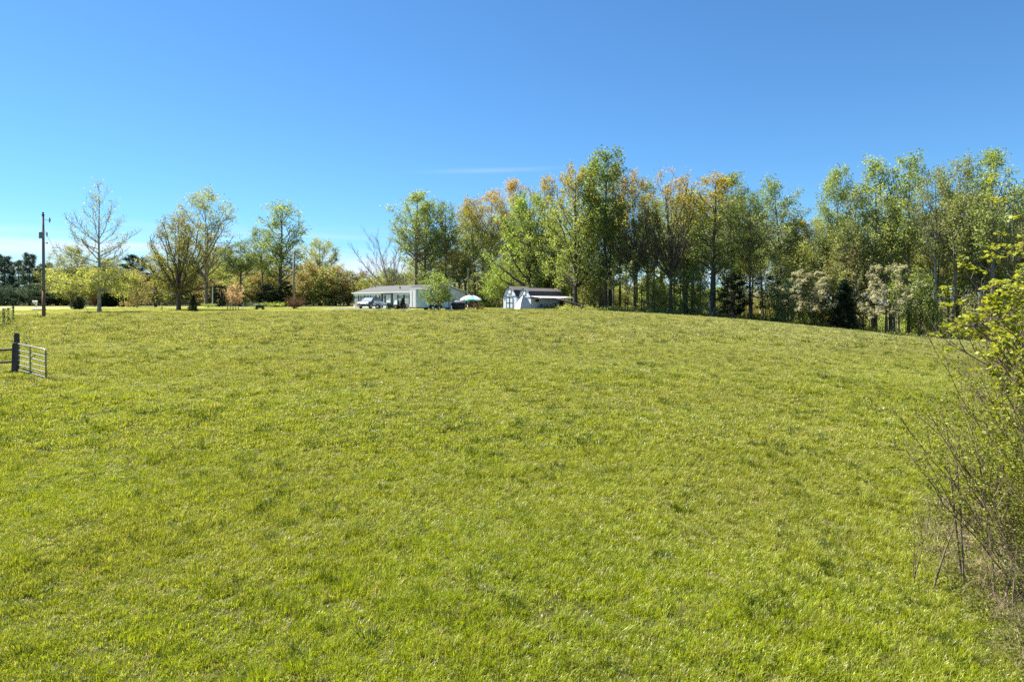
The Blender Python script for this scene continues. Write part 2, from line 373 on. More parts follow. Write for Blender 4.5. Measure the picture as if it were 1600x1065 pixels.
PROTO = {}
def proto(key, **kw):
    PROTO[key] = (*grow(key, **kw), kw['H'], kw['Rm'])
proto('tall_a', seed=1, H=20, base=.47, Rm=3.6, prof=p_col, n1=34, n2=6, n3=5, lpt=8, leaf=.21, elev=(35, 62))
proto('tall_b', seed=2, H=20, base=.52, Rm=3.6, prof=p_oval, n1=30, n2=6, n3=5, lpt=8, leaf=.21, elev=(35, 65), tr=.25)
proto('tall_c', seed=3, H=20, base=.34, Rm=3.4, prof=p_col, n1=32, n2=6, n3=5, lpt=8, leaf=.21, elev=(30, 60), tr=.3, lean=(.04, .02))
proto('tall_d', seed=33, H=20, base=.50, Rm=3.2, prof=p_oval, n1=26, n2=6, n3=6, lpt=7, leaf=.21, elev=(45, 70), tr=.22, lean=(-.05, .02))
proto('slim_a', seed=4, H=20, base=.35, Rm=2.4, prof=p_col, n1=30, n2=5, n3=5, lpt=9, leaf=.22, elev=(40, 66), tr=.2)
proto('slim_b', seed=5, H=20, base=.30, Rm=2.3, prof=p_oval, n1=30, n2=5, n3=5, lpt=10, leaf=.22, elev=(45, 70), tr=.21, lean=(.02, 0))
proto('slim_c', seed=55, H=20, base=.5, Rm=2.5, prof=p_oval, n1=24, n2=5, n3=6, lpt=10, leaf=.22, elev=(45, 66), tr=.19)
proto('tall_e', seed=61, H=20, base=.5, Rm=3.8, prof=p_col, n1=30, n2=6, n3=5, lpt=8, leaf=.21, elev=(40, 64), tr=.24, lean=(.03, -.02))
proto('tall_f', seed=62, H=20, base=.46, Rm=3.7, prof=p_oval, n1=34, n2=6, n3=5, lpt=7, leaf=.22, elev=(35, 66), tr=.26, lean=(-.03, .02))
proto('tall_g', seed=63, H=20, base=.48, Rm=3.4, prof=p_col, n1=26, n2=7, n3=5, lpt=8, leaf=.21, elev=(44, 68), tr=.21, lean=(.05, 0))
proto('broad_a', seed=6, H=20, base=.14, Rm=5.6, prof=p_oval, n1=44, n2=7, n3=6, lpt=9, leaf=.24, elev=(25, 60), tr=.34)
proto('broad_b', seed=8, H=20, base=.22, Rm=5.6, prof=p_oval, n1=40, n2=7, n3=6, lpt=9, leaf=.24, elev=(28, 62), tr=.34)
proto('vase_a', seed=9, H=20, base=.5, Rm=5.4, prof=lambda t: np.sqrt(np.clip(1.02 - t ** 3, 0, 1)), n1=30, n2=8, n3=6, lpt=9, leaf=.21, elev=(62, 76), tr=.28, zmin=.22, trunk_top=.8, l2=.26,
      leafz=lambda z, q: np.clip((z - .5) * 2.4, .05, 1), curv=.45)
proto('vase_b', seed=10, H=20, base=.42, Rm=4.2, prof=p_oval, n1=28, n2=7, n3=6, lpt=9, leaf=.21, elev=(60, 75), tr=.22, zmin=.2, trunk_top=.85, l2=.26,
      leafz=lambda z, q: np.clip((z - .36) * 1.8, .06, 1), curv=.5)
proto('oak', seed=11, H=13, base=.2, Rm=4.6, prof=lambda t: np.sqrt(np.clip(1.02 - (t - .25) ** 2 * 1.6, 0, 1)), n1=40, n2=8, n3=6, lpt=11, leaf=.17, elev=(48, 76), tr=.25, zmin=.14, trunk_top=.8, l2=.24, twig=.7,
      leafz=lambda z, q: np.clip(.25 + .8 * z, 0, 1), curv=.42)
proto('sycamore', seed=12, H=16, base=.16, Rm=5.0, prof=lambda t: np.interp(t, [0, .12, .3, .5, .8, 1.], [.95, 1., .95, .85, .5, .1]), n1=60, n2=7, n3=4, lpt=20, leaf=.18, tpow=1.35, elev=(0, 62), tr=.2, zmin=.12, l2=.3, twig=.8, spread=.42,
      leafz=lambda z, q: np.where(z < .34, 1., .07), curv=.4)
proto('bare', seed=13, H=15, base=.35, Rm=6.0, prof=lambda t: 1 - .35 * t, n1=22, n2=10, n3=7, lpt=0, tr=.17, elev=(46, 60), lean=(-.16, 0), zmin=.1, trunk_top=.75, l2=.26, twig=.9, spread=.4)
proto('under_a', seed=14, H=7, base=.2, Rm=2.6, prof=p_oval, n1=26, n2=6, n3=5, lpt=7, leaf=.2, tr=.08, elev=(20, 50), twig=.6)
proto('under_b', seed=15, H=7, base=.1, Rm=2.8, prof=p_oval, n1=28, n2=6, n3=5, lpt=5, leaf=.2, tr=.07, elev=(25, 55), twig=.6)
proto('dogwood', seed=16, H=7, base=.25, Rm=3.2, prof=p_oval, n1=28, n2=7, n3=5, lpt=9, leaf=.19, tr=.09, elev=(3, 16), twig=.45, flat=.8, clus=.07, up=-.02, spread=.4, curl=.0, tiers=6)
proto('cedar', seed=17, H=6, base=.02, Rm=1.7, prof=lambda t: np.clip(1.05 - t, 0, 1) ** .75, n1=70, n2=6, n3=4, lpt=9, leaf=.2, tr=.1, elev=(5, 55), twig=.35, zmin=.02, clus=.1, narrow=.35)
proto('pine', seed=18, H=14, base=.3, Rm=2.6, prof=lambda t: np.clip(1.1 - t, .1, 1) ** .6, n1=34, n2=6, n3=4, lpt=12, leaf=.34, tr=.2, elev=(8, 40), twig=.6, narrow=.25, clus=.16)
proto('pine_b', seed=19, H=14, base=.12, Rm=2.8, prof=p_oval, n1=38, n2=6, n3=4, lpt=12, leaf=.36, tr=.2, elev=(8, 40), twig=.6, narrow=.3, clus=.18)
proto('sapling', seed=20, H=9, base=.4, Rm=1.3, prof=p_oval, n1=14, n2=4, n3=4, lpt=3, leaf=.2, tr=.07, elev=(35, 60), twig=.5)
proto('sapling_b', seed=21, H=9, base=.3, Rm=1.5, prof=p_oval, n1=16, n2=4, n3=4, lpt=3, leaf=.2, tr=.06, elev=(30, 60), twig=.5, lean=(.12, 0))
proto('lawn_tree', seed=22, H=5, base=.22, Rm=2.05, prof=lambda t: np.sqrt(np.clip(1.02 - (t - .25) ** 2 * 1.75, 0, 1)), n1=30, n2=6, n3=5, lpt=5, leaf=.16, tr=.09, elev=(38, 72), zmin=.2, twig=.4, clus=.1)
proto('small_tree', seed=23, H=3, base=.3, Rm=1.6, prof=p_oval, n1=18, n2=5, n3=5, lpt=6, leaf=.16, tr=.05, elev=(15, 60), twig=.3, clus=.08)
proto('round_bush', seed=24, H=2, base=.03, Rm=1.1, prof=lambda t: np.sqrt(np.clip(1.0 - t ** 2, .02, 1)), n1=60, n2=6, n3=5, lpt=8, leaf=.1, tr=.05, elev=(10, 60), zmin=.02, twig=.16, clus=.05)
proto('loose_bush', seed=25, H=2, base=.25, Rm=1.3, prof=lambda t: .6 + .4 * t, n1=26, n2=6, n3=5, lpt=4, leaf=.10, tr=.03, elev=(50, 75), zmin=.02, trunk_top=.3, twig=.3, clus=.06)
proto('stick_sapling', seed=26, H=1.6, base=.3, Rm=.25, prof=p_oval, n1=8, n2=3, n3=3, lpt=3, leaf=.07, tr=.02, elev=(50, 70), twig=.12, clus=.04)

def plant(name, px, D, ytop, wpx, key, leaf, bark, label, cat='tree', group=None, rz=None, X=None, H=None, sink=0.0):
    wood, lv, pH, pR = PROTO[key]
    if X is None: X = (px - 800.) / F * D
    if name == 'forest_tree' and px > 1180: wpx *= 1.3; bark = {'grey': 'pale', 'dark': 'grey'}[bark]
    elif name == 'forest_tree': wpx *= 1.12
    z0 = g(X, D) - sink
    if H is None: H = pz(ytop, D) - z0
    sxy = (wpx / F * D / 2) / pR; sz = H / pH
    e = empty(name, (X, D, z0), random.uniform(0, 6.28) if rz is None else rz, label, cat, group)
    ax = random.uniform(.86, 1.14); e.scale = (sxy * ax, sxy * (2 - ax), sz)
    wn = 'trunk' if cat in ('tree',) else 'stems'
    t = link(wn, wood, e)
    if not wood.materials: wood.materials.append(BARK['grey'])
    t.material_slots[0].link = 'OBJECT'; t.material_slots[0].material = BARK[bark]
    if lv is not None:
        c = link('crown' if cat == 'tree' else 'foliage', lv, e)
        if not lv.materials: lv.materials.append(LEAF['green'])
        c.material_slots[0].link = 'OBJECT'; c.material_slots[0].material = LEAF[leaf]
    return e

# ------------------------------------------------------------------ ground
def axis(dense0, dense1, step, far):
    d = list(np.arange(dense0, dense1 + 1e-6, step)); lo = []; x = dense0; s = step
    while x > -far: s *= 1.35; x -= s; lo.append(x)
    hi = []; x = dense1; s = step
    while x < far: s *= 1.35; x += s; hi.append(x)
    return np.array(lo[::-1] + d + hi)
gx = axis(-100, 90, 1.0, 2500); gy = axis(-30, 150, 1.0, 2500)
XX, YY = np.meshgrid(gx, gy); ZZ = gz(XX, YY)
nx, ny = len(gx), len(gy)
ii, jj = np.meshgrid(np.arange(nx - 1), np.arange(ny - 1)); b0 = jj * nx + ii
gm = quads_mesh('ground', np.stack([XX, YY, ZZ], -1).reshape(-1, 3), np.stack([b0, b0 + 1, b0 + nx + 1, b0 + nx], -1).reshape(-1, 4))
gm.polygons.foreach_set('use_smooth', [True] * len(gm.polygons))
def field_edge(X): return 92 + 0.4 * (X + 2)      # where tall field grass meets the mown lawn
def wood_edge(X):
    return np.interp(X, [-60, -30, -14, 2, 8, 18, 33, 51, 62, 90], [165, 150, 124, 110, 94, 90, 88, 80.5, 72, 60])

def grass_color(t, pos):
    """shared colour field of the pasture: world-space patches of fresh green, olive and straw"""
    def noise(scale, detail=4, off=0):
        n = N(t, 'ShaderNodeTexNoise'); n.inputs['Scale'].default_value = scale; n.inputs['Detail'].default_value = detail
        m = N(t, 'ShaderNodeMapping'); m.inputs['Location'].default_value = (off, off * .7, 0); t.links.new(pos, m.inputs[0]); t.links.new(m.outputs[0], n.inputs['Vector']); return n.outputs[0]
    def rng_(v, a, b, lo=0, hi=1):
        m = N(t, 'ShaderNodeMapRange'); m.inputs['From Min'].default_value = a; m.inputs['From Max'].default_value = b; m.inputs['To Min'].default_value = lo; m.inputs['To Max'].default_value = hi
        t.links.new(v, m.inputs['Value']); return m.outputs[0]
    def mix(f, a, b):
        m = N(t, 'ShaderNodeMixRGB'); t.links.new(f, m.inputs['Fac'])
        for s, k in ((a, 'Color1'), (b, 'Color2')):
            if isinstance(s, tuple): m.inputs[k].default_value = (*s, 1)
            else: t.links.new(s, m.inputs[k])
        return m.outputs[0]
    return noise, rng_, mix

m_ground, t = newmat('meadow_ground')
o = N(t, 'ShaderNodeOutputMaterial'); p = N(t, 'ShaderNodeBsdfPrincipled'); geo = N(t, 'ShaderNodeNewGeometry'); pos = geo.outputs['Position']
noise, rng_, mix = grass_color(t, pos)
c = mix(rng_(noise(.35, 5), .35, .65), (.045, .056, .008), (.075, .078, .014))
c = mix(rng_(noise(2.6, 4, 9), .48, .72), c, (.095, .08, .034))
c = mix(rng_(noise(14, 3, 4), .45, .7), c, (.022, .026, .008))
sepg = N(t, 'ShaderNodeSeparateXYZ'); t.links.new(pos, sepg.inputs[0])
def lin(cx, cy_, c0):   # cx*X + cy*Y + c0 (world)
    a = N(t, 'ShaderNodeMath', operation='MULTIPLY_ADD'); a.inputs[1].default_value = cx; a.inputs[2].default_value = c0; t.links.new(sepg.outputs['X'], a.inputs[0])
    b = N(t, 'ShaderNodeMath', operation='MULTIPLY_ADD'); b.inputs[1].default_value = cy_; t.links.new(sepg.outputs['Y'], b.inputs[0]); t.links.new(a.outputs[0], b.inputs[2]); return b.outputs[0]
lawn = rng_(lin(-.4, 1, -92.8), -0.6, 0.6)
lawn_g = N(t, 'ShaderNodeMath', operation='MULTIPLY'); t.links.new(lawn, lawn_g.inputs[0]); t.links.new(rng_(sepg.outputs['Y'], 143, 139), lawn_g.inputs[1]); lawn = lawn_g.outputs[0]
lc = mix(rng_(noise(.25, 4, 3), .35, .65), (.25, .27, .075), (.33, .34, .12))
lc = mix(rng_(noise(5, 4, 7), .4, .7), lc, (.29, .29, .11))
c = mix(lawn, c, lc)
# leaf litter under the wood: east of the house and behind its edge
wood_f = N(t, 'ShaderNodeMath', operation='MULTIPLY')
e1_ = rng_(lin(.18, 1, -94.2), -1.5, 1.5); e2_ = rng_(lin(1, .35, -30.5), -2, 3)
t.links.new(e1_, wood_f.inputs[0]); t.links.new(e2_, wood_f.inputs[1])
litter = mix(rng_(noise(1.2, 5, 2), .35, .65), (.10, .07, .04), (.16, .13, .06))
litter = mix(rng_(noise(.5, 4, 12), .5, .7), litter, (.09, .12, .02))
c = mix(wood_f.outputs[0], c, litter)
t.links.new(c, p.inputs['Base Color']); p.inputs['Roughness'].default_value = .95; p.inputs['Specular IOR Level'].default_value = .1
bm_ = N(t, 'ShaderNodeBump'); bm_.inputs['Strength'].default_value = .9; bm_.inputs['Distance'].default_value = .08
t.links.new(noise(16, 6, 1), bm_.inputs['Height']); t.links.new(bm_.outputs[0], p.inputs['Normal']); t.links.new(p.outputs[0], o.inputs[0])
gm.materials.append(m_ground)
ground = tag(link('ground', gm), kind='structure')

# sheets on the ground: gravel drive and the road
def sheet(name, poly_fn, n, mat, dz=.03):
    V, Fq = [], []
    for i in range(n + 1):
        (xa, ya), (xb, yb) = poly_fn(i / n)
        for k in range(9):
            q = k / 8; x, y = xa + (xb - xa) * q, ya + (yb - ya) * q; V.append((x, y, g(x, y) + dz))
    for i in range(n):
        for k in range(8): Fq.append((i * 9 + k, i * 9 + k + 1, i * 9 + k + 10, i * 9 + k + 9))
    me = quads_mesh(name, np.array(V), np.array(Fq)); me.materials.append(mat); return tag(link(name, me), kind='structure')
gravel = plain('gravel', (.13, .125, .13), .95, .35, 5, bump=.4); road_m = plain('pale_road', (.24, .24, .25), .9, .12, 1.2, bump=.2)
sheet('driveway', lambda s: ((-26.5 + 12 * s, 98 - 3.5 * s), (-27.5 + 12 * s, 108 - 3 * s)), 14, gravel)
sheet('road', lambda s: ((-170 + 94 * s, 78 + 12 * s), (-170 + 88 * s, 90 + 26 * s)), 40, road_m)

# ------------------------------------------------------------------ grass (instanced blade tufts)
m_grass, t = newmat('grass_blades')
o = N(t, 'ShaderNodeOutputMaterial'); geo = N(t, 'ShaderNodeNewGeometry'); pos = geo.outputs['Position']
noise, rng_, mix = grass_color(t, pos)
ti = N(t, 'ShaderNodeAttribute', attribute_name='tint').outputs['Fac']
hue = N(t, 'ShaderNodeAttribute', attribute_name='hue', attribute_type='INSTANCER').outputs['Fac']
fresh = mix(ti, (.172, .225, .014), (.465, .53, .028))
olive = mix(ti, (.195, .215, .03), (.46, .475, .075))
c = mix(rng_(noise(.11, 4, 5), .42, .66, 0, .85), fresh, olive)
c = mix(rng_(noise(.6, 3, 21), .45, .75, 0, .5), c, mix(ti, (.13, .19, .014), (.32, .385, .026)))
sxa = N(t, 'ShaderNodeSeparateXYZ'); t.links.new(pos, sxa.inputs[0])
c = mix(rng_(sxa.outputs['Y'], 11, 46, 0, .85), c, mix(ti, (.185, .192, .066), (.365, .37, .155)))
c = mix(rng_(hue, .88, .97), c, mix(ti, (.36, .31, .14), (.52, .46, .26)))
c = mix(rng_(hue, .26, .12), c, (.035, .07, .009))
sx_ = N(t, 'ShaderNodeSeparateXYZ'); t.links.new(pos, sx_.inputs[0]); sepg = sx_
lawn = rng_(lin(-.4, 1, -92.8), -0.4, 0.4)
c = mix(lawn, c, mix(ti, (.26, .28, .075), (.38, .39, .14)))
d = N(t, 'ShaderNodeBsdfDiffuse'); tr = N(t, 'ShaderNodeBsdfTranslucent'); gl = N(t, 'ShaderNodeBsdfGlossy'); gl.inputs['Roughness'].default_value = .32
t.links.new(c, d.inputs['Color']); sc = N(t, 'ShaderNodeMixRGB', blend_type='MULTIPLY'); sc.inputs['Fac'].default_value = 1; sc.inputs['Color2'].default_value = (1.15, 1.1, .45, 1)
t.links.new(c, sc.inputs['Color1']); t.links.new(sc.outputs[0], tr.inputs['Color'])
m1 = N(t, 'ShaderNodeMixShader'); m1.inputs[0].default_value = .5; t.links.new(d.outputs[0], m1.inputs[1]); t.links.new(tr.outputs[0], m1.inputs[2])
m2 = N(t, 'ShaderNodeMixShader'); m2.inputs[0].default_value = .02; t.links.new(m1.outputs[0], m2.inputs[1]); t.links.new(gl.outputs[0], m2.inputs[2])
t.links.new(m2.outputs[0], o.inputs[0])

def tuft_mesh(name, seed, nb, rad, h, wd, bend):
    r = np.random.default_rng(seed); V, Fq, T = [], [], []
    for _ in range(nb):
        a = r.uniform(0, 6.283); q = rad * math.sqrt(r.random()); bx, by = q * math.cos(a), q * math.sin(a)
        da = a + r.normal(0, .9); dx, dy = math.cos(da), math.sin(da); hh = h * r.uniform(.45, 1.15); bd = bend * r.uniform(.2, 1.2) * hh
        sx, sy = -dy * wd * .5, dx * wd * .5; n0 = len(V)
        V += [(bx - sx, by - sy, -.02), (bx + sx, by + sy, -.02),
              (bx + dx * bd * .3 + sx * .8, by + dy * bd * .3 + sy * .8, hh * .55), (bx + dx * bd * .3 - sx * .8, by + dy * bd * .3 - sy * .8, hh * .55),
              (bx + dx * bd + sx * .15, by + dy * bd + sy * .15, hh * (1 - .25 * bend)), (bx + dx * bd - sx * .15, by + dy * bd - sy * .15, hh * (1 - .25 * bend))]
        Fq += [(n0, n0 + 1, n0 + 2, n0 + 3), (n0 + 3, n0 + 2, n0 + 4, n0 + 5)]; q = r.random(); T += [q, q]
    me = quads_mesh(name, np.array(V), np.array(Fq), np.array(T)); return me
def scatter(name, pts, rot, scl, idx, hue, meshes, mat):
    coll = bpy.data.collections.new(name + '_kinds')
    for i, me in enumerate(meshes):
        if not me.materials: me.materials.append(mat)
        coll.objects.link(bpy.data.objects.new('%s_%02d' % (name, i), me))
    me = bpy.data.meshes.new(name); me.vertices.add(len(pts)); me.vertices.foreach_set('co', np.ascontiguousarray(pts, np.float32).ravel())
    for nme, tp, arr in (('rot', 'FLOAT_VECTOR', rot), ('scl', 'FLOAT_VECTOR', scl), ('kind', 'INT', idx), ('hue', 'FLOAT', hue)):
        a = me.attributes.new(nme, tp, 'POINT'); a.data.foreach_set('vector' if tp == 'FLOAT_VECTOR' else 'value', np.ascontiguousarray(arr, np.int32 if tp == 'INT' else np.float32).ravel())
    me.update(); ob = link(name, me)
    ng = bpy.data.node_groups.new(name, 'GeometryNodeTree')
    ng.interface.new_socket('Geometry', in_out='INPUT', socket_type='NodeSocketGeometry'); ng.interface.new_socket('Geometry', in_out='OUTPUT', socket_type='NodeSocketGeometry')
    gi = ng.nodes.new('NodeGroupInput'); go = ng.nodes.new('NodeGroupOutput'); ip = ng.nodes.new('GeometryNodeInstanceOnPoints'); ci = ng.nodes.new('GeometryNodeCollectionInfo')
    ci.inputs['Collection'].default_value = coll; ci.inputs['Separate Children'].default_value = True; ci.inputs['Reset Children'].default_value = True
    def na(nm, tp):
        n = ng.nodes.new('GeometryNodeInputNamedAttribute'); n.data_type = tp; n.inputs['Name'].default_value = nm; return n.outputs['Attribute']
    ip.inputs['Pick Instance'].default_value = True
    L = ng.links.new
    L(gi.outputs[0], ip.inputs['Points']); L(ci.outputs[0], ip.inputs['Instance']); L(na('kind', 'INT'), ip.inputs['Instance Index'])
    e2r = ng.nodes.new('FunctionNodeEulerToRotation'); L(na('rot', 'FLOAT_VECTOR'), e2r.inputs[0]); L(e2r.outputs[0], ip.inputs['Rotation']); L(na('scl', 'FLOAT_VECTOR'), ip.inputs['Scale'])
    L(ip.outputs[0], go.inputs[0])
    md = ob.modifiers.new('scatter', 'NODES'); md.node_group = ng
    return ob
near_k = [tuft_mesh('tuft_near%d' % i, 100 + i, 18, .08, .125, .0065, .8) for i in range(5)] + [tuft_mesh('tuft_clump%d' % i, 120 + i, 64, .16, .23, .008, .75) for i in range(2)]
mid_k = [tuft_mesh('tuft_mid%d' % i, 140 + i, 22, .15, .13, .012, .9) for i in range(4)] + [tuft_mesh('tuft_midclump%d' % i, 150 + i, 64, .22, .22, .012, .8) for i in range(2)]
far_k = [tuft_mesh('tuft_far%d' % i, 160 + i, 24, .32, .15, .022, .8) for i in range(4)] + [tuft_mesh('tuft_farclump%d' % i, 170 + i, 60, .34, .22, .022, .75) for i in range(2)]
lawn_k = [tuft_mesh('tuft_lawn%d' % i, 180 + i, 24, .35, .055, .022, .8) for i in range(3)]
def patch(r, x, y, s):
    return np.sin(x / s + 1.7 * np.sin(y / s * .7)) * np.sin(y / s * 1.1 + 1.3 * np.sin(x / s * .6))
def vnoise(seed, x, y, s):
    G = np.random.default_rng(seed).random((512, 512)); u, v = x / s, y / s; i, j = np.floor(u).astype(int), np.floor(v).astype(int); a, b = u - i, v - j
    a = a * a * (3 - 2 * a); b = b * b * (3 - 2 * b); f = lambda p, q: G[p % 512, q % 512]
    return (f(i, j) * (1 - a) + f(i + 1, j) * a) * (1 - b) + (f(i, j + 1) * (1 - a) + f(i + 1, j + 1) * a) * b
def scatter_band(name, seed, y0, y1, dens, kinds, nplain, clump_p, region, hs=1.0):
    r = np.random.default_rng(seed)
    w0 = .80
    n = int(dens * w0 * 2 * (y0 + y1) / 2 * (y1 - y0))
    y = np.sqrt(r.random(n) * (y1 ** 2 - y0 ** 2) + y0 ** 2); x = (r.random(n) * 2 - 1) * w0 * y
    k = region(x, y); x, y = x[k], y[k]
    sc_ = float(np.interp((y0 + y1) / 2, [12, 30, 70], [.24, .36, .7])); vn = .65 * vnoise(seed, x, y, sc_) + .35 * vnoise(seed + 1, x, y, sc_ * 2.3)
    k = r.random(len(x)) < (.5 + .5 * sstep(.33, .56, vn)); x, y, vn = x[k], y[k], vn[k]; n = len(x)
    pt = patch(r, x, y, 1.1) + .6 * patch(r, x + 9, y - 4, .43) + .5 * patch(r, x - 3, y + 7, 3.1)
    h = hs * (.85 + .16 * np.clip(pt, -1.2, 1.4)) * r.uniform(.7, 1.25, n) * (.45 + 1.15 * vn)
    cl = r.random(n) < clump_p * np.clip(.8 + .4 * pt, .3, 1.6)
    idx = np.where(cl, nplain + r.integers(0, len(kinds) - nplain, n) if len(kinds) > nplain else 0, r.integers(0, nplain, n))
    hue = np.where(cl, r.uniform(0.0, .36, n), r.uniform(.1, 1, n))
    rot = np.stack([r.normal(0, .12, n), r.normal(0, .12, n), r.uniform(0, 6.283, n)], 1)
    s = r.uniform(.8, 1.25, n)
    return np.stack([x, y, gz(x, y)], 1), rot, np.stack([s, s, h], 1), idx, hue
fieldreg = lambda x, y: (y < field_edge(x)) & (y < wood_edge(x) + 1.0)
for nm, args in (('near_grass', (201, 7.6, 19, 330, near_k, 5, .0075, fieldreg)), ('middle_grass', (202, 19, 41, 112, mid_k, 4, .018, fieldreg)),
                 ('far_grass', (203, 41, 100, 32, far_k, 4, .04, fieldreg)),
                 ('lawn_grass', (204, 72, 112, 9, lawn_k, 3, 0, lambda x, y: (y >= field_edge(x)) & (x < 6) & (y < wood_edge(x)) & ~((x > -28) & (x < -14) & (y > 95) & (y < 108)) & (x > -64)))):
    dat = scatter_band(nm, *args)
    tag(scatter(nm, *dat, args[4], m_grass), kind='stuff',
        label={'near_grass': 'fresh yellow-green pasture grass in uneven tufts close to the viewer', 'middle_grass': 'yellow-green pasture grass with dark clumps across the middle of the slope',
               'far_grass': 'olive-green pasture grass up to the crest of the hill', 'lawn_grass': 'short pale mown grass around the white house'}[nm], cat='grass')

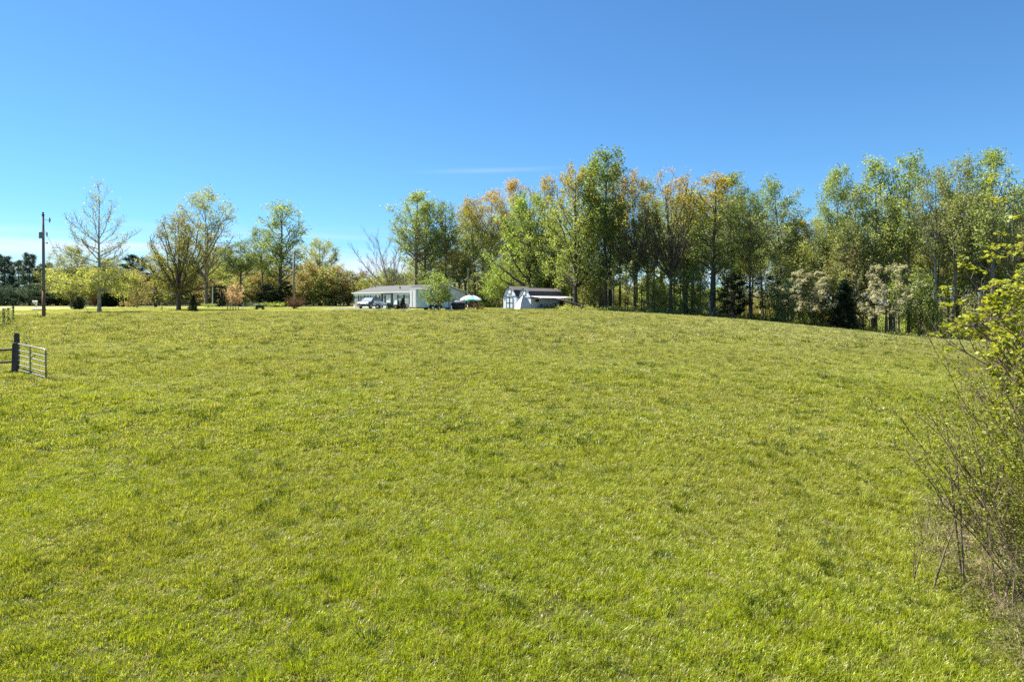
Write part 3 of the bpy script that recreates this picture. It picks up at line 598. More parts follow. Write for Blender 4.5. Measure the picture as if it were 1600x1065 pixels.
# ------------------------------------------------------------------ trees: each one by hand along the skyline, then the ranks behind
WG = 'trees at the edge of the wood'
LG = 'trees round the lawn'
trees = [
 # lawn and the far side of it
 ('sycamore_tree', 155, 82, 288, 136, 'sycamore', 'yellow', 'pale', 'tall open sycamore with pale trunk and sparse top on the lawn beside the utility pole', LG),
 ('oak_tree', 279, 92, 335, 116, 'oak', 'oak', 'dark', 'vase-shaped tree with dark trunk and olive brown crown in the middle of the lawn', LG),
 ('broadleaf_tree', 322, 135, 299, 118, 'vase_b', 'olive', 'grey', 'big airy tree rising behind the dark vase-shaped lawn tree', LG),
 ('broadleaf_tree', 376, 130, 378, 62, 'tall_b', 'green', 'dark', 'medium green tree behind the peach blossom tree', LG),
 ('poplar_tree', 437, 132, 315, 62, 'slim_b', 'green', 'dark', 'tall narrow tree with dark straight trunk near the bare utility post', LG),
 ('poplar_tree', 412, 136, 356, 56, 'tall_d', 'green', 'grey', 'shorter thin companion beside the tall narrow tree', LG),
 ('broadleaf_tree', 500, 150, 374, 84, 'broad_b', 'olive', 'grey', 'rounded olive tree with open top between the narrow tree and the bare tree', LG),
 ('broadleaf_tree', 520, 142, 418, 90, 'under_b', 'tan', 'grey', 'low tan budding tree just outside the end of the white house', LG),
 ('broadleaf_tree', 478, 142, 412, 70, 'under_a', 'tan', 'grey', 'low buff coloured tree behind the bare utility post', LG),
 ('bare_tree', 612, 128, 356, 104, 'bare', 'green', 'grey', 'leafless leaning tree with fanned grey branches behind the white house', LG),
 ('broadleaf_tree', 112, 128, 386, 80, 'broad_a', 'yellow', 'grey', 'dense rounded yellow tree behind the sycamore, next to the pines', LG),
 ('broadleaf_tree', 172, 132, 402, 66, 'broad_b', 'yellow', 'grey', 'smaller yellow green tree directly behind the sycamore trunk', LG),
 ('cedar_tree', 208, 128, 400, 66, 'pine_b', 'cedar', 'dark', 'dark evergreen between the sycamore and the russet tree', LG),
 ('broadleaf_tree', 243, 130, 398, 58, 'vase_b', 'tan', 'brown', 'russet brown tree behind the vase-shaped lawn tree', LG),
 ('broadleaf_tree', 214, 116, 428, 60, 'under_b', 'tan', 'brown', 'low tan tree in front of the dark evergreen by the rail fence', LG),
 ('pine_tree', 6, 150, 400, 44, 'pine', 'pine', 'dark', 'dark pine at the very edge of the picture beyond the road', LG),
 ('pine_tree', 28, 165, 408, 40, 'pine_b', 'pine', 'dark', 'bluish pine, second from the picture edge beyond the road', LG),
 ('pine_tree', 46, 150, 397, 40, 'pine', 'pine', 'dark', 'tallest dark pine, just outside the utility pole', LG),
 ('pine_tree', 74, 158, 412, 44, 'pine_b', 'pine', 'dark', 'dark pine directly behind the utility pole', LG),
 ('cedar_tree', 418, 126, 444, 46, 'pine_b', 'cedar', 'dark', 'dark bushy evergreen at the foot of the tall narrow tree', LG),
 ('cedar_tree', 446, 128, 440, 34, 'pine_b', 'cedar', 'dark', 'smaller dark evergreen beside the bare utility post', LG),
 ('cedar_tree', 342, 128, 446, 40, 'pine_b', 'cedar', 'dark', 'dark evergreen behind the thin pale post', LG),
 # wood edge, from the house to the picture edge
 ('forest_tree', 650, 126, 302, 84, 'tall_a', 'green', 'grey', 'tall full tree rising behind the roof of the white house', WG),
 ('forest_tree', 664, 130, 316, 60, 'slim_a', 'green', 'grey', 'slimmer tree close beside the tall full tree behind the house roof', WG),
 ('forest_tree', 696, 126, 318, 56, 'tall_b', 'green', 'grey', 'upright tree behind the young tree at the trailer', WG),
 ('forest_tree', 727, 134, 322, 44, 'slim_b', 'yellow_top', 'grey', 'slender tree with yellow top over the back corner of the house', WG),
 ('forest_tree', 743, 120, 310, 52, 'tall_d', 'yellow_top', 'dark', 'dark straight trunked tree with yellowish crown behind the parasol', WG),
 ('forest_tree', 768, 124, 300, 62, 'tall_b', 'orange_top', 'grey', 'golden crowned tree between the parasol and the sheds', WG),
 ('forest_tree', 800, 122, 284, 64, 'tall_a', 'orange_top', 'grey', 'tall tree with orange yellow crown over the larger shed', WG),
 ('forest_tree', 826, 108, 306, 104, 'broad_a', 'bright', 'dark', 'broad bright green tree spreading over the two barn sheds', WG),
 ('forest_tree', 842, 124, 278, 60, 'tall_d', 'yellow_top', 'grey', 'yellow topped tree standing taller behind the broad bright green tree', WG),
 ('forest_tree', 899, 98, 262, 108, 'broad_b', 'yellow_top', 'dark', 'massive tree with yellow crown and thick dark trunk beside the lean-to', WG),
 ('forest_tree', 928, 104, 256, 66, 'tall_a', 'bright', 'dark', 'tree with a very dark double trunk right of the lean-to', WG),
 ('forest_tree', 946, 97, 235, 70, 'slim_c', 'green', 'dark', 'tallest tree of the wood with thin open top', WG),
 ('forest_tree', 958, 106, 262, 60, 'tall_b', 'yellow_top', 'grey', 'yellow green tree tucked behind the tallest tree', WG),
 ('forest_tree', 992, 95, 272, 74, 'vase_b', 'orange_top', 'dark', 'forking dark tree with thin leaves between the tallest tree and the orange dome', WG),
 ('forest_tree', 1012, 104, 282, 50, 'tall_c', 'olive', 'grey', 'olive tree behind the forking dark tree', WG),
 ('forest_tree', 1048, 93, 274, 112, 'vase_a', 'orange_top', 'dark', 'fan shaped tree with orange dome and many bare rising limbs', WG),
 ('forest_tree', 1072, 104, 296, 50, 'slim_b', 'olive', 'grey', 'slim olive tree behind the fan of bare limbs', WG),
 ('forest_tree', 1113, 91, 272, 94, 'tall_c', 'yellow_top', 'dark', 'leafy green tree with yellow crown next to the orange dome tree', WG),
 ('forest_tree', 1142, 96, 274, 74, 'tall_a', 'green', 'grey', 'full green tree over the dark bushy evergreen', WG),
 ('forest_tree', 1172, 94, 304, 66, 'tall_b', 'green', 'grey', 'shorter green tree at the dip in the skyline', WG),
 ('forest_tree', 1224, 98, 281, 72, 'tall_d', 'green', 'dark', 'round topped green tree alone between two dips of the skyline', WG),
 ('forest_tree', 1308, 92, 263, 46, 'slim_c', 'green', 'grey', 'pointed slim tree above the pale flowering trees', WG),
 ('forest_tree', 1332, 94, 292, 44, 'slim_b', 'olive', 'grey', 'olive slim tree beside the pointed slim tree', WG),
 ('forest_tree', 1368, 90, 250, 52, 'slim_a', 'green', 'dark', 'slim tree with open top above the second flowering tree', WG),
 ('forest_tree', 1396, 94, 300, 44, 'slim_b', 'olive', 'grey', 'short slim tree between the two open topped slim trees', WG),
 ('forest_tree', 1420, 88, 245, 52, 'slim_c', 'green', 'dark', 'very slim open topped tree above the small white stake', WG),
 ('forest_tree', 1462, 85, 266, 56, 'tall_b', 'olive', 'grey', 'grey green tree left of the tall double trunked tree', WG),
 ('forest_tree', 1489, 84, 252, 62, 'tall_d', 'olive', 'dark', 'tall double trunked tree with brownish crown', WG),
 ('forest_tree', 1552, 80, 237, 82, 'tall_a', 'green', 'dark', 'tall full crowned tree rising over the near maple branches', WG),
 ('forest_tree', 1592, 84, 292, 70, 'tall_c', 'green', 'grey', 'green tree at the picture edge behind the near maple branches', WG),
 ('forest_tree', 1524, 90, 300, 60, 'slim_b', 'green', 'grey', 'half hidden tree between the double trunked and the full crowned tree', WG),
]
random.seed(3)
for a in trees: plant(a[0], a[1], a[2], a[3], a[4], a[5], a[6], a[7], a[8], 'tree', a[9], rz=0.0 if a[5] == 'bare' else None)
UG = 'small trees under the wood edge'
for a in [
 ('understory_tree', 1250, 90, 386, 84, 'under_a', 'yellow', 'grey', 'bright yellow small tree over the first white flowering tree'),
 ('understory_tree', 1328, 90, 396, 92, 'under_b', 'tan', 'grey', 'tan budding small tree between the two flowering trees'),
 ('understory_tree', 1300, 93, 372, 70, 'under_a', 'olive', 'grey', 'olive small tree above the tan budding tree'),
 ('dogwood_tree', 1268, 82.8, 422, 92, 'dogwood', 'white', 'dark', 'white flowering dogwood in layered sprays beside the dark cone shaped cedar'),
 ('dogwood_tree', 1384, 81.5, 412, 96, 'dogwood', 'white', 'dark', 'creamy flowering dogwood with flat tiers on the far side of the cone shaped cedar'),
 ('dogwood_tree', 1196, 88, 428, 74, 'dogwood', 'blue', 'dark', 'grey green layered dogwood by the dark bushy evergreen'),
 ('cedar_tree', 1318, 83, 440, 54, 'cedar', 'cedar', 'dark', 'dark cone shaped cedar between the flowering trees'),
 ('cedar_tree', 1146, 87, 430, 60, 'pine_b', 'cedar', 'dark', 'dark bushy evergreen behind the dry canes at the wood edge'),
 ('understory_tree', 1228, 87, 440, 60, 'under_b', 'blue', 'dark', 'dull grey green small tree beside the white dogwood'),
 ('understory_tree', 1440, 85, 436, 60, 'under_a', 'green', 'dark', 'small green tree behind the white stake'),
 ('understory_tree', 1080, 92, 420, 70, 'under_b', 'green', 'dark', 'thin green small tree under the orange dome tree'),
 ('understory_tree', 1020, 95, 430, 60, 'under_b', 'olive', 'grey', 'thin olive small tree under the forking dark tree'),
 ('understory_tree', 780, 112, 418, 60, 'under_a', 'bright', 'grey', 'bright leafy small tree beside the larger shed'),
 ('understory_tree', 862, 112, 400, 70, 'under_a', 'bright', 'grey', 'bright leafy small tree behind the shed roof'),
]: plant(a[0], a[1], a[2], a[3], a[4], a[5], a[6], a[7], a[8], 'tree', UG)

# ranks behind the edge: things that nothing in the picture tells apart
sky_px = [0, 70, 110, 180, 250, 330, 400, 480, 540, 585, 620, 650, 750, 850, 950, 1050, 1150, 1230, 1280, 1350, 1420, 1500, 1600, 1700]
sky_py = [412, 414, 402, 412, 410, 385, 402, 402, 428, 440, 430, 352, 345, 318, 300, 300, 296, 318, 352, 338, 318, 306, 300, 300]
rr = random.Random(11)
def zone(px):
    for lim, ph in ((60, 'beyond the road'), (140, 'behind the utility pole'), (220, 'behind the sycamore'), (340, 'behind the vase-shaped lawn tree'), (420, 'behind the garden bench'), (480, 'behind the bare wooden post'),
                    (590, 'between the reddish bush and the house'), (680, 'behind the white house'), (760, 'behind the parasols'), (880, 'behind the barn sheds'), (970, 'around the tallest tree'), (1090, 'around the orange dome tree'),
                    (1200, 'around the dark bushy evergreen'), (1300, 'behind the white flowering dogwood'), (1350, 'behind the cone shaped cedar'), (1450, 'behind the creamy flowering dogwood')):
        if px < lim: return ph
    return 'behind the young maple'
HUE = dict(green='green', olive='olive', bright='bright green', yellow='yellow', yellow_top='yellow topped', orange_top='orange topped', tan='buff', pine='dark')
for i in range(66):
    q = (i + rr.random()) / 66; px = 596 + (1690 - 596) * q ** .85
    dD = rr.uniform(3, 26); D = float(np.interp(px, [590, 780, 880, 1200, 1480, 1700], [126, 118, 94, 90, 82, 70])) + dD
    top = float(np.interp(px, sky_px, sky_py)) + (rr.uniform(-6, 50) if px > 1230 else rr.uniform(6, 70))
    k = rr.choice(['tall_a', 'tall_b', 'tall_c', 'tall_d', 'tall_e', 'tall_f', 'tall_g', 'slim_a', 'slim_b'])
    lf = rr.choices(['green', 'olive', 'yellow_top', 'bright', 'orange_top' if px < 1150 else 'olive'], [4, 2, 2, 1, 1])[0]
    plant('woodland_tree', px, D, top, rr.uniform(44, 72), k, lf, rr.choice(['grey', 'grey', 'pale', 'dark']), 'slender %s tree inside the wood %s' % (HUE[lf], zone(px)), 'tree', 'trees inside the wood ' + zone(px))
for i in range(34):
    px = 60 + (600 - 60) * (i + rr.random()) / 34; D = rr.uniform(146, 185)
    top = float(np.interp(px, sky_px, sky_py)) + rr.uniform(-4, 34)
    lf = rr.choice(['green', 'olive', 'yellow', 'green', 'tan'])
    plant('distant_tree', px, D, top, rr.uniform(44, 76), rr.choice(['broad_a', 'broad_b', 'tall_b', 'tall_c', 'vase_b']), lf, 'grey',
          'far %s tree in the belt %s' % (HUE[lf], zone(px)), 'tree', 'trees of the far belt ' + zone(px))
for i in range(110):
    px = 600 + (1700 - 600) * (i + rr.random()) / 110
    D = float(np.interp(px, [590, 780, 880, 1200, 1480, 1700], [126, 116, 92, 88.5, 81.5, 70])) + rr.choice([rr.uniform(.5, 6), rr.uniform(4, 26)])
    if 770 < px < 905: D = max(D, 108 + rr.random() * 8)
    front = D < float(np.interp(px, [590, 780, 880, 1200, 1480, 1700], [126, 116, 92, 88.5, 81.5, 70])) + 7
    k = rr.choice(['sapling', 'sapling_b', 'sapling'] if front else ['sapling', 'sapling_b', 'sapling', 'under_b', 'under_a'])
    lf = rr.choice(['green', 'olive', 'bright', 'yellow', 'green'])
    H = rr.uniform(4.5, 10.5) if k.startswith('sap') else rr.uniform(3.2, 6.5)
    plant('sapling', px, D, 0, rr.uniform(24, 40) if k.startswith('sap') else rr.uniform(36, 60), k, lf, rr.choice(['dark', 'grey', 'pale']),
          'thin %s sapling in the shade %s' % (HUE[lf], zone(px)), 'tree', 'saplings in the wood ' + zone(px), H=H)
for i in range(84):
    px = -40 + 680 * (i + rr.random()) / 84; D = rr.uniform(141.5, 154)
    lf = rr.choice(['olive', 'tan', 'green', 'yellow']) if px > 95 else 'pine'
    plant('thicket_tree', px, D, 0, rr.uniform(40, 70), rr.choice(['under_a', 'under_b', 'sapling']), lf, 'grey', 'low %s tree in the thicket %s' % (HUE[lf], zone(px) if px > 60 else ('beyond the road at the picture edge' if px < 22 else 'beyond the road beside the overgrown fence')), 'tree', 'thicket ' + zone(px), H=rr.uniform(3.5, 8) if px > 95 else rr.uniform(2.5, 5))
for i in range(90):
    px = 600 + (1720 - 600) * (i + rr.random()) / 90
    D = float(np.interp(px, [590, 780, 880, 1200, 1480, 1700], [152, 148, 128, 124, 118, 110])) + rr.uniform(0, 34)
    lf = rr.choice(['yellow', 'bright', 'olive', 'yellow', 'tan'])
    plant('understory_bush', px, D, 0, rr.uniform(46, 84), rr.choice(['under_a', 'under_b']), lf, 'grey', 'sunlit %s bush seen between the trunks %s' % (HUE[lf], zone(px)), 'tree', 'sunlit bushes ' + zone(px), H=rr.uniform(4, 7.5))
# undergrowth on the floor of the wood
def leafclump(name, seed, n, rad, h, size):
    r = np.random.default_rng(seed); q = rsph(r, n) * (r.random((n, 1)) ** .5); q[:, 0] *= rad; q[:, 1] *= rad; q[:, 2] = np.abs(q[:, 2]) * h
    V, Fq, ti = leaves_at(r, q, size); return quads_mesh(name, V, Fq, ti)
r = np.random.default_rng(77); n = 2600
px = r.uniform(600, 1750, n); D = np.interp(px, [590, 780, 880, 1200, 1480, 1700], [126, 117, 93, 89.5, 82, 71]) + r.uniform(-.3, 1, n) + r.random(n) ** 2 * 34
X = (px - 800) / F * D; s = r.uniform(.5, 1.5, n)
tag(scatter('undergrowth', np.stack([X, D, gz(X, D)], 1), np.stack([r.normal(0, .1, n), r.normal(0, .1, n), r.uniform(0, 6.28, n)], 1), np.stack([s, s, s * r.uniform(.6, 1.4, n)], 1), r.integers(0, 3, n), r.random(n),
    [leafclump('under_clump%d' % i, 300 + i, 60, .7, .7, .16) for i in range(3)], LEAF['olive']), label='low leafy undergrowth along the floor of the wood', cat='undergrowth', kind='stuff')

# ------------------------------------------------------------------ buildings
M = dict(
    wall=siding('pale_siding', (.60, .69, .78)), wall2=siding('shed_siding', (.60, .68, .75), .3, 'X'), trim=plain('white_trim', (.70, .70, .70), .5, .05),
    roof=plain('grey_shingle', (.088, .09, .096), .9, .2, 18, bump=.3), roofd=plain('dark_roof_side', (.05, .055, .07), .9, .2, 18, bump=.2), roofp=plain('shed_shingle', (.10, .088, .092), .9, .2, 18, bump=.3),
    dark=plain('dark_paint', (.025, .035, .045), .5, .2), black=plain('black_vinyl', (.012, .012, .014), .55, .3, 3), rubber=plain('tyre_rubber', (.02, .02, .02), .85, .2),
    steel=plain('galvanised_steel', (.20, .20, .20), .45, .18, 8, metal=.5), pole=plain('weathered_pole', (.19, .175, .165), .9, .25, 4, stretch=(1, 1, .15), bump=.4),
    polebase=plain('treated_pole_base', (.20, .11, .06), .9, .25, 4, stretch=(1, 1, .15), bump=.4), wood=plain('old_fence_wood', (.085, .07, .06), .95, .35, 6, stretch=(1, 1, .2), bump=.5),
    greywood=plain('grey_rail_wood', (.13, .125, .125), .95, .3, 6, bump=.4), white=plain('white_paint', (.72, .72, .72), .45, .06), metal_w=plain('white_metal', (.40, .42, .46), .35, .06),
    trailer=plain('trailer_panel', (.54, .67, .74), .4, .05, 2), glass=None, canvas=plain('tent_canvas', (.62, .57, .55), .8, .07, 3, bump=.15), green=plain('mower_green', (.02, .09, .04), .4, .15),
    blue=plain('blue_tarp', (.05, .13, .30), .6, .3, 5, bump=.3), maroon=plain('maroon_cloth', (.10, .02, .025), .8, .25), red=plain('red_brown_post', (.35, .16, .09), .7, .2), yellow=plain('yellow_plastic', (.65, .42, .04), .4, .1),
    car=plain('dark_blue_grey_car_paint', (.045, .055, .075), .25, .05, 2, spec=.6), teal=plain('parasol_green', (.10, .42, .30), .7, .12), grill=plain('grey_cover', (.24, .24, .25), .6, .15), chrome=plain('bright_alloy', (.55, .56, .58), .3, .05, metal=.6),
    ceramic=plain('porcelain', (.35, .30, .26), .3, .1), lattice=plain('pinkish_lattice', (.36, .28, .27), .8, .2), brownt=plain('brown_board', (.10, .075, .06), .8, .3), grass_dry=None,
)
def glassmat():
    m, t = newmat('window_glass'); o = N(t, 'ShaderNodeOutputMaterial'); p = N(t, 'ShaderNodeBsdfPrincipled')
    p.inputs['Base Color'].default_value = (.26, .31, .36, 1); p.inputs['Roughness'].default_value = .08; p.inputs['Specular IOR Level'].default_value = .8
    t.links.new(p.outputs[0], o.inputs[0]); return m
M['glass'] = glassmat()
def B(): return MB()
def boxo(name, mat, par, *b, bev=0): return B().box(*b, bev=bev).build(name, mat, par)

# --- the long white house
hx, hy = -14.2, 108.0
H0 = min(g(hx, hy), g(hx - 14, hy + 13))
house = empty('house', (hx, hy, H0), math.atan2(-.69, .72), 'long low white house with grey roof and dark window shutters behind the cargo trailer', 'house')
LH, WH, EV, RG = 19.3, 9.2, 2.62, 3.85
w_ = B(); w_.box(-LH, 0, -.3, -.0, .16, EV); w_.box(-LH, WH - .16, -.3, 0, WH, EV); w_.build('wall', M['wall'], house)
w_ = B()
for xa, xb in ((-LH + .003, -LH + .16), (-.16, -.003)): w_.prism([(.16, -.3), (WH - .16, -.3), (WH - .16, EV), (WH / 2, RG - .1), (.16, EV)], xa, xb, 'x')
w_.build('gable_wall', M['wall'], house)
rf = B()
for y0, y1 in ((-.22, WH / 2), (WH + .22, WH / 2)):
    z0 = EV - .02; rf.loft([[(x, y0, z0), (x, y1, RG), (x, y1, RG + .1), (x, y0, z0 + .1)] for x in (-LH - .3, .3)])
roof = rf.build('roof', M['roof'], house)
B().box(-LH - .3, -.26, EV - .07, .3, -.223, EV + .085).build('fascia', M['trim'], house)
fk = B()
for y0, y1 in ((-.22, WH / 2), (WH + .22, WH / 2)): fk.loft([[(x, y0, EV - .08), (x, y1, RG - .05), (x, y1, RG + .11), (x, y0, EV + .09)] for x in (.303, .335)])
fk.build('rake_board', M['trim'], house)
B().lathe([(.09, 0), (.09, .42), (.13, .44), (.13, .52)], 10, (-8.3, 1.9, EV + .5)).build('vent_pipe', M['black'], roof)
q = B(); zf = lambda y: EV + .085 + (RG - EV + .02) * (y + .35) / (WH / 2 + .35)
q.loft([[(x + .3 * (k % 2), 3.0 + .0 * k, zf(3.0) + .01), (x - .4, 4.2, zf(4.2) + .01), (x - .4, 4.2, zf(4.2) + .05), (x + .3 * (k % 2), 3.0, zf(3.0) + .05)] for k, x in enumerate((-6.8, -5.6, -4.6, -3.7))])
q.build('roof_patch', M['roofd'], roof)
def hpx(px):
    u = (px - 800) / F; return -((-14.2 - 108 * u) / (.72 + .69 * u))
for cpx, wd, full in ((557.4, 1.0, 1), (567.8, .9, 0), (572.4, .8, 0), (583.5, 1.2, 0), (597.8, 1.1, 0), (626.6, 1.15, 1), (636.2, 1.0, 1)):
    x = hpx(cpx); zt = 2.12; zb = .85
    wn = boxo('window', M['trim'], house, x - wd / 2, -.05, zb, x + wd / 2, -.002, zt)
    boxo('pane', M['glass'], wn, x - wd / 2 + .08, -.07, (zb + zt) / 2 + .03, x + wd / 2 - .08, -.052, zt - .08)
    boxo('pane', M['glass'], wn, x - wd / 2 + .08, -.07, zb + .08, x + wd / 2 - .08, -.052, (zb + zt) / 2 - .03)
    for sd in (-1, 1):
        xs = x + sd * (wd / 2 + .2)
        boxo('shutter', M['dark'], house, xs - .18, -.06, zb - .1, xs + .18, -.002, zt + .05)
    if full: boxo('skirt_panel', M['lattice'] if cpx < 560 else M['greywood'], house, x - wd / 2, -.04, .05, x + wd / 2, -.002, .72)
xd = hpx(611.5)
dr = boxo('door', M['trim'], house, xd - .48, -.06, .1, xd + .48, -.002, 2.1)
boxo('pane', M['glass'], dr, xd - .25, -.085, 1.1, xd + .25, -.062, 1.9)
B().lathe([(.0, 0), (.04, .01), (.04, .05), (.0, .06)], 8, (xd + .38, -.1, 1.05)).build('handle', M['steel'], dr)
for sx in (-1, 1): boxo('porch_post', M['dark'], house, xd + sx * 1.35 - .12, -1.0, 0, xd + sx * 1.35 + .12, -.76, 2.45)
boxo('porch_beam', M['dark'], house, xd - 1.47, -1.02, 2.25, xd + 1.47, -.74, 2.44)
boxo('porch_step', M['greywood'], house, xd - 1.2, -1.1, -.2, xd + 1.2, -.07, .1)
bx_ = boxo('meter_box', M['grill'], house, .002, 6.4, .9, .14, 6.8, 1.5)
cp = hpx(551); boxo('corner_post', M['trim'], house, -LH - .02, -.02, -.3, -LH + .12, .0 + .12, EV - .03)

# --- enclosed cargo trailer
def gnd_box(x, y, rz): return (x, y, g(x, y))
tr_ = empty('cargo_trailer', (-12.65, 90, g(-12, 91) - .02), math.atan2(.49, .87), 'white enclosed cargo trailer with two wheel arches parked in front of the house', 'trailer')
LT, WT, T0, T1 = 4.9, 2.3, .38, 2.72
B().box(0, 0, T0, LT, WT, T1, bev=.05).build('body', M['trailer'], tr_)
B().box(-.03, -.03, T1 - .02, LT + .03, WT + .03, T1 + .05, bev=.02).build('roof_cap', M['metal_w'], tr_)
for x in (.06, LT - .06): B().tube([(x, -.02, T0), (x, -.02, T1)], .05, 6).build('corner_trim', M['metal_w'], tr_)
B().box(-.03, .1, T0 + .05, -.003, WT / 2 - .015, T1 - .08).build('door', M['metal_w'], tr_)
d2 = B().box(-.03, WT / 2 + .015, T0 + .05, -.003, WT - .1, T1 - .08).build('door', M['metal_w'], tr_)
B().tube([(-.06, WT / 2 + .1, T0 + .1), (-.06, WT / 2 + .1, T1 - .15)], .02, 6).build('lock_bar', M['steel'], d2)
B().box(0, -.012, T0 - .12, LT, WT + .012, T0 - .005).build('chassis', M['dark'], tr_)
for x in (2.35, 3.2):
    for y in (-.12, WT - .06):
        wv = B().wheel((x, y + .09, .34), .34, .2, 18).build('wheel', M['rubber'], tr_); B().wheel((x, y - .02, .34), .19, .04, 14).build('rim', M['chrome'], wv)
    arch = [(x + r_ * math.cos(a), .36 + r_ * math.sin(a)) for r_, rng2 in ((.50, range(0, 9)), (.43, range(8, -1, -1))) for a in [math.pi * i / 8 for i in rng2]]
    B().prism(arch, -.24, -.006).build('fender', M['black'], tr_)
B().tube([(-1.25, WT / 2, .42), (0, .5, .36)], .06, 6).tube([(-1.25, WT / 2, .42), (0, WT - .5, .36)], .06, 6).tube([(-1.25, WT / 2, .1), (-1.25, WT / 2, .8)], .045, 6).build('tongue', M['dark'], tr_)

# --- gambrel sheds
def shed(name, x, y, Wd, L, ev, kn, top, label):
    e = empty(name, (x, y, g(x + 1, y + 1) - .05), R(-48), label, 'shed', 'barn roofed sheds beside the wood')
    k = Wd * .17; prof = [(0, 0), (Wd, 0), (Wd, ev), (Wd - k, kn), (Wd / 2, top), (k, kn), (0, ev)]
    B().prism(prof, 0, .1).build('front_wall', M['wall2'], e); B().prism(prof, L - .1, L).build('back_wall', M['wall2'], e)
    B().box(0.003, .103, 0, .1, L - .103, ev).build('side_wall', M['wall2'], e); B().box(Wd - .1, .103, 0, Wd - .003, L - .103, ev).build('side_wall', M['wall2'], e)
    for sgn in (0, 1):
        fx = (lambda v: v) if not sgn else (lambda v: Wd - v)
        lo = B().loft([[(fx(-.1), yy, ev - .1), (fx(k), yy, kn), (fx(k - .03), yy, kn + .07), (fx(-.17), yy, ev - .06)] for yy in (-.12, L + .12)]).build('lower_roof', M['roofd'], e)
        up = B().loft([[(fx(k - .06), yy, kn + .035), (fx(Wd / 2), yy, top + .03), (fx(Wd / 2), yy, top + .1), (fx(k - .09), yy, kn + .1)] for yy in (-.12, L + .12)]).build('upper_roof', M['roofp'], e)
    tb = B()
    pr = [(-.1, ev - .12), (k - .05, kn + .05), (Wd / 2, top + .06), (Wd - k + .05, kn + .05), (Wd + .1, ev - .12)]
    for a, b in zip(pr, pr[1:]): tb.tube([(a[0], -.14, a[1]), (b[0], -.14, b[1])], .035, 4)
    tb.build('gable_trim', M['dark'], e)
    B().box(-.02, -.045, ev - .06, Wd + .02, -.003, ev + .02).build('belt_trim', M['dark'], e)
    dw = Wd * .25
    for s in (-1, 1):
        xa, xb = sorted((Wd / 2 + s * .02, Wd / 2 + s * (dw + .02)))
        dd = B().box(xa, -.05, .08, xb, -.003, ev - .16).build('door', M['wall2'], e)
        fb = B()
        for z in (.08, (ev - .1) * .48, ev - .24): fb.box(xa, -.075, z, xb, -.052, z + .09)
        fb.box(xa, -.08, .08, xa + .07, -.054, ev - .16); fb.box(xb - .07, -.08, .08, xb, -.054, ev - .16)
        fb.build('door_frame', M['dark'], dd)
        B().box(xa + s * 0 + .02, -.1, ev * .5, xa + .06, -.082, ev * .5 + .16).build('latch', M['steel'], dd)
    lw = Wd * .115
    wn = B().box(Wd / 2 - lw, -.05, ev + .28, Wd / 2 + lw, -.003, ev + .28 + 2.2 * lw).build('window', M['dark'], e)
    B().box(Wd / 2 - lw + .08, -.065, ev + .36, Wd / 2 + lw - .08, -.052, ev + .2 + 2.2 * lw).build('pane', M['trim'], wn)
    return e
shed('barn_shed', -1.3, 102.5, 2.9, 6.2, 1.92, 2.75, 3.30, 'larger pale barn shed with gambrel roof standing behind the other shed')
s2 = shed('barn_shed', .92, 98.5, 2.62, 6.5, 1.72, 2.55, 3.0, 'smaller pale barn shed with dark roof side and lean-to, behind the tent')
ln = empty('lean_to', (.92, 98.5, g(1.9, 99.5) - .05), R(-48), 'flat white lean-to roof on thin posts along the side of the smaller shed', 'lean-to')
B().loft([[(2.72, yy, 1.86), (4.9, yy, 1.62), (4.9, yy, 1.655), (2.72, yy, 1.90)] for yy in (-.3, 7.3)]).build('roof', M['white'], ln)
B().box(4.905, -.3, 1.57, 4.94, 7.3, 1.67).build('fascia', M['white'], ln)
for yy in (.3, 3.0, 5.6, 7.1): B().tube([(4.75, yy, -.3), (4.75, yy, 1.6)], .05, 6).build('post', M['wood'] if yy > 3 else M['grill'], ln)
def lp(x, y):  # lean-to local point to world
    c_, s_ = math.cos(R(-48)), math.sin(R(-48)); return (.92 + c_ * x - s_ * y, 98.5 + s_ * x + c_ * y)
r_ = random.Random(5)
def lump(name, mat, x, y, sx, sy, h, label, cat, seed=0, zoff=0, rz=0):
    """cloth-covered heap: a dome of creased rings"""
    rq = np.random.default_rng(seed); k = 22; L = []
    for i in range(8):
        f_ = i / 7; rad = math.cos(f_ * math.pi / 2) ** .55; L.append([(sx * rad * math.cos(2 * math.pi * j / k) * (1 + rq.normal(0, .05)), sy * rad * math.sin(2 * math.pi * j / k) * (1 + rq.normal(0, .05)), h * math.sin(f_ * math.pi / 2) * (1 + rq.normal(0, .035)) - (.08 if i == 0 else 0)) for j in range(k)])
    o = B().loft(L).build(name, mat, None, True, (x, y, g(x, y) + zoff)); o.rotation_euler.z = rz
    return tag(o, label, cat)
x, y = lp(4.0, 5.6); lump('tarp_heap', M['black'], x, y, .85, .6, .85, 'heap under a black tarp below the end of the lean-to', 'tarp', 1)
x, y = lp(3.2, 5.0)
bl = empty('folding_chair', (x, y, g(x, y)), .4, 'blue folding camp chair under the lean-to roof', 'chair')
B().box(-.28, -.26, .40, .28, .26, .45, bev=.02).build('seat', M['blue'], bl); B().loft([[(-.28, .24, .44), (.28, .24, .44), (.28, .28, .44), (-.28, .28, .44)], [(-.28, .42, .98), (.28, .42, .98), (.28, .46, .98), (-.28, .46, .98)]]).build('backrest', M['blue'], bl)
for sx, sy in ((-1, -1), (1, -1), (-1, 1), (1, 1)): B().tube([(sx * .28, sy * .28, 0), (sx * .26, -sy * .2, .42)], .018, 5).build('leg', M['steel'], bl)
x, y = lp(3.0, 5.9)
hg = empty('hanging_coat', (x, y, g(x, y) + .72), .3, 'dark maroon coat hanging on the shed wall under the lean-to', 'coat')
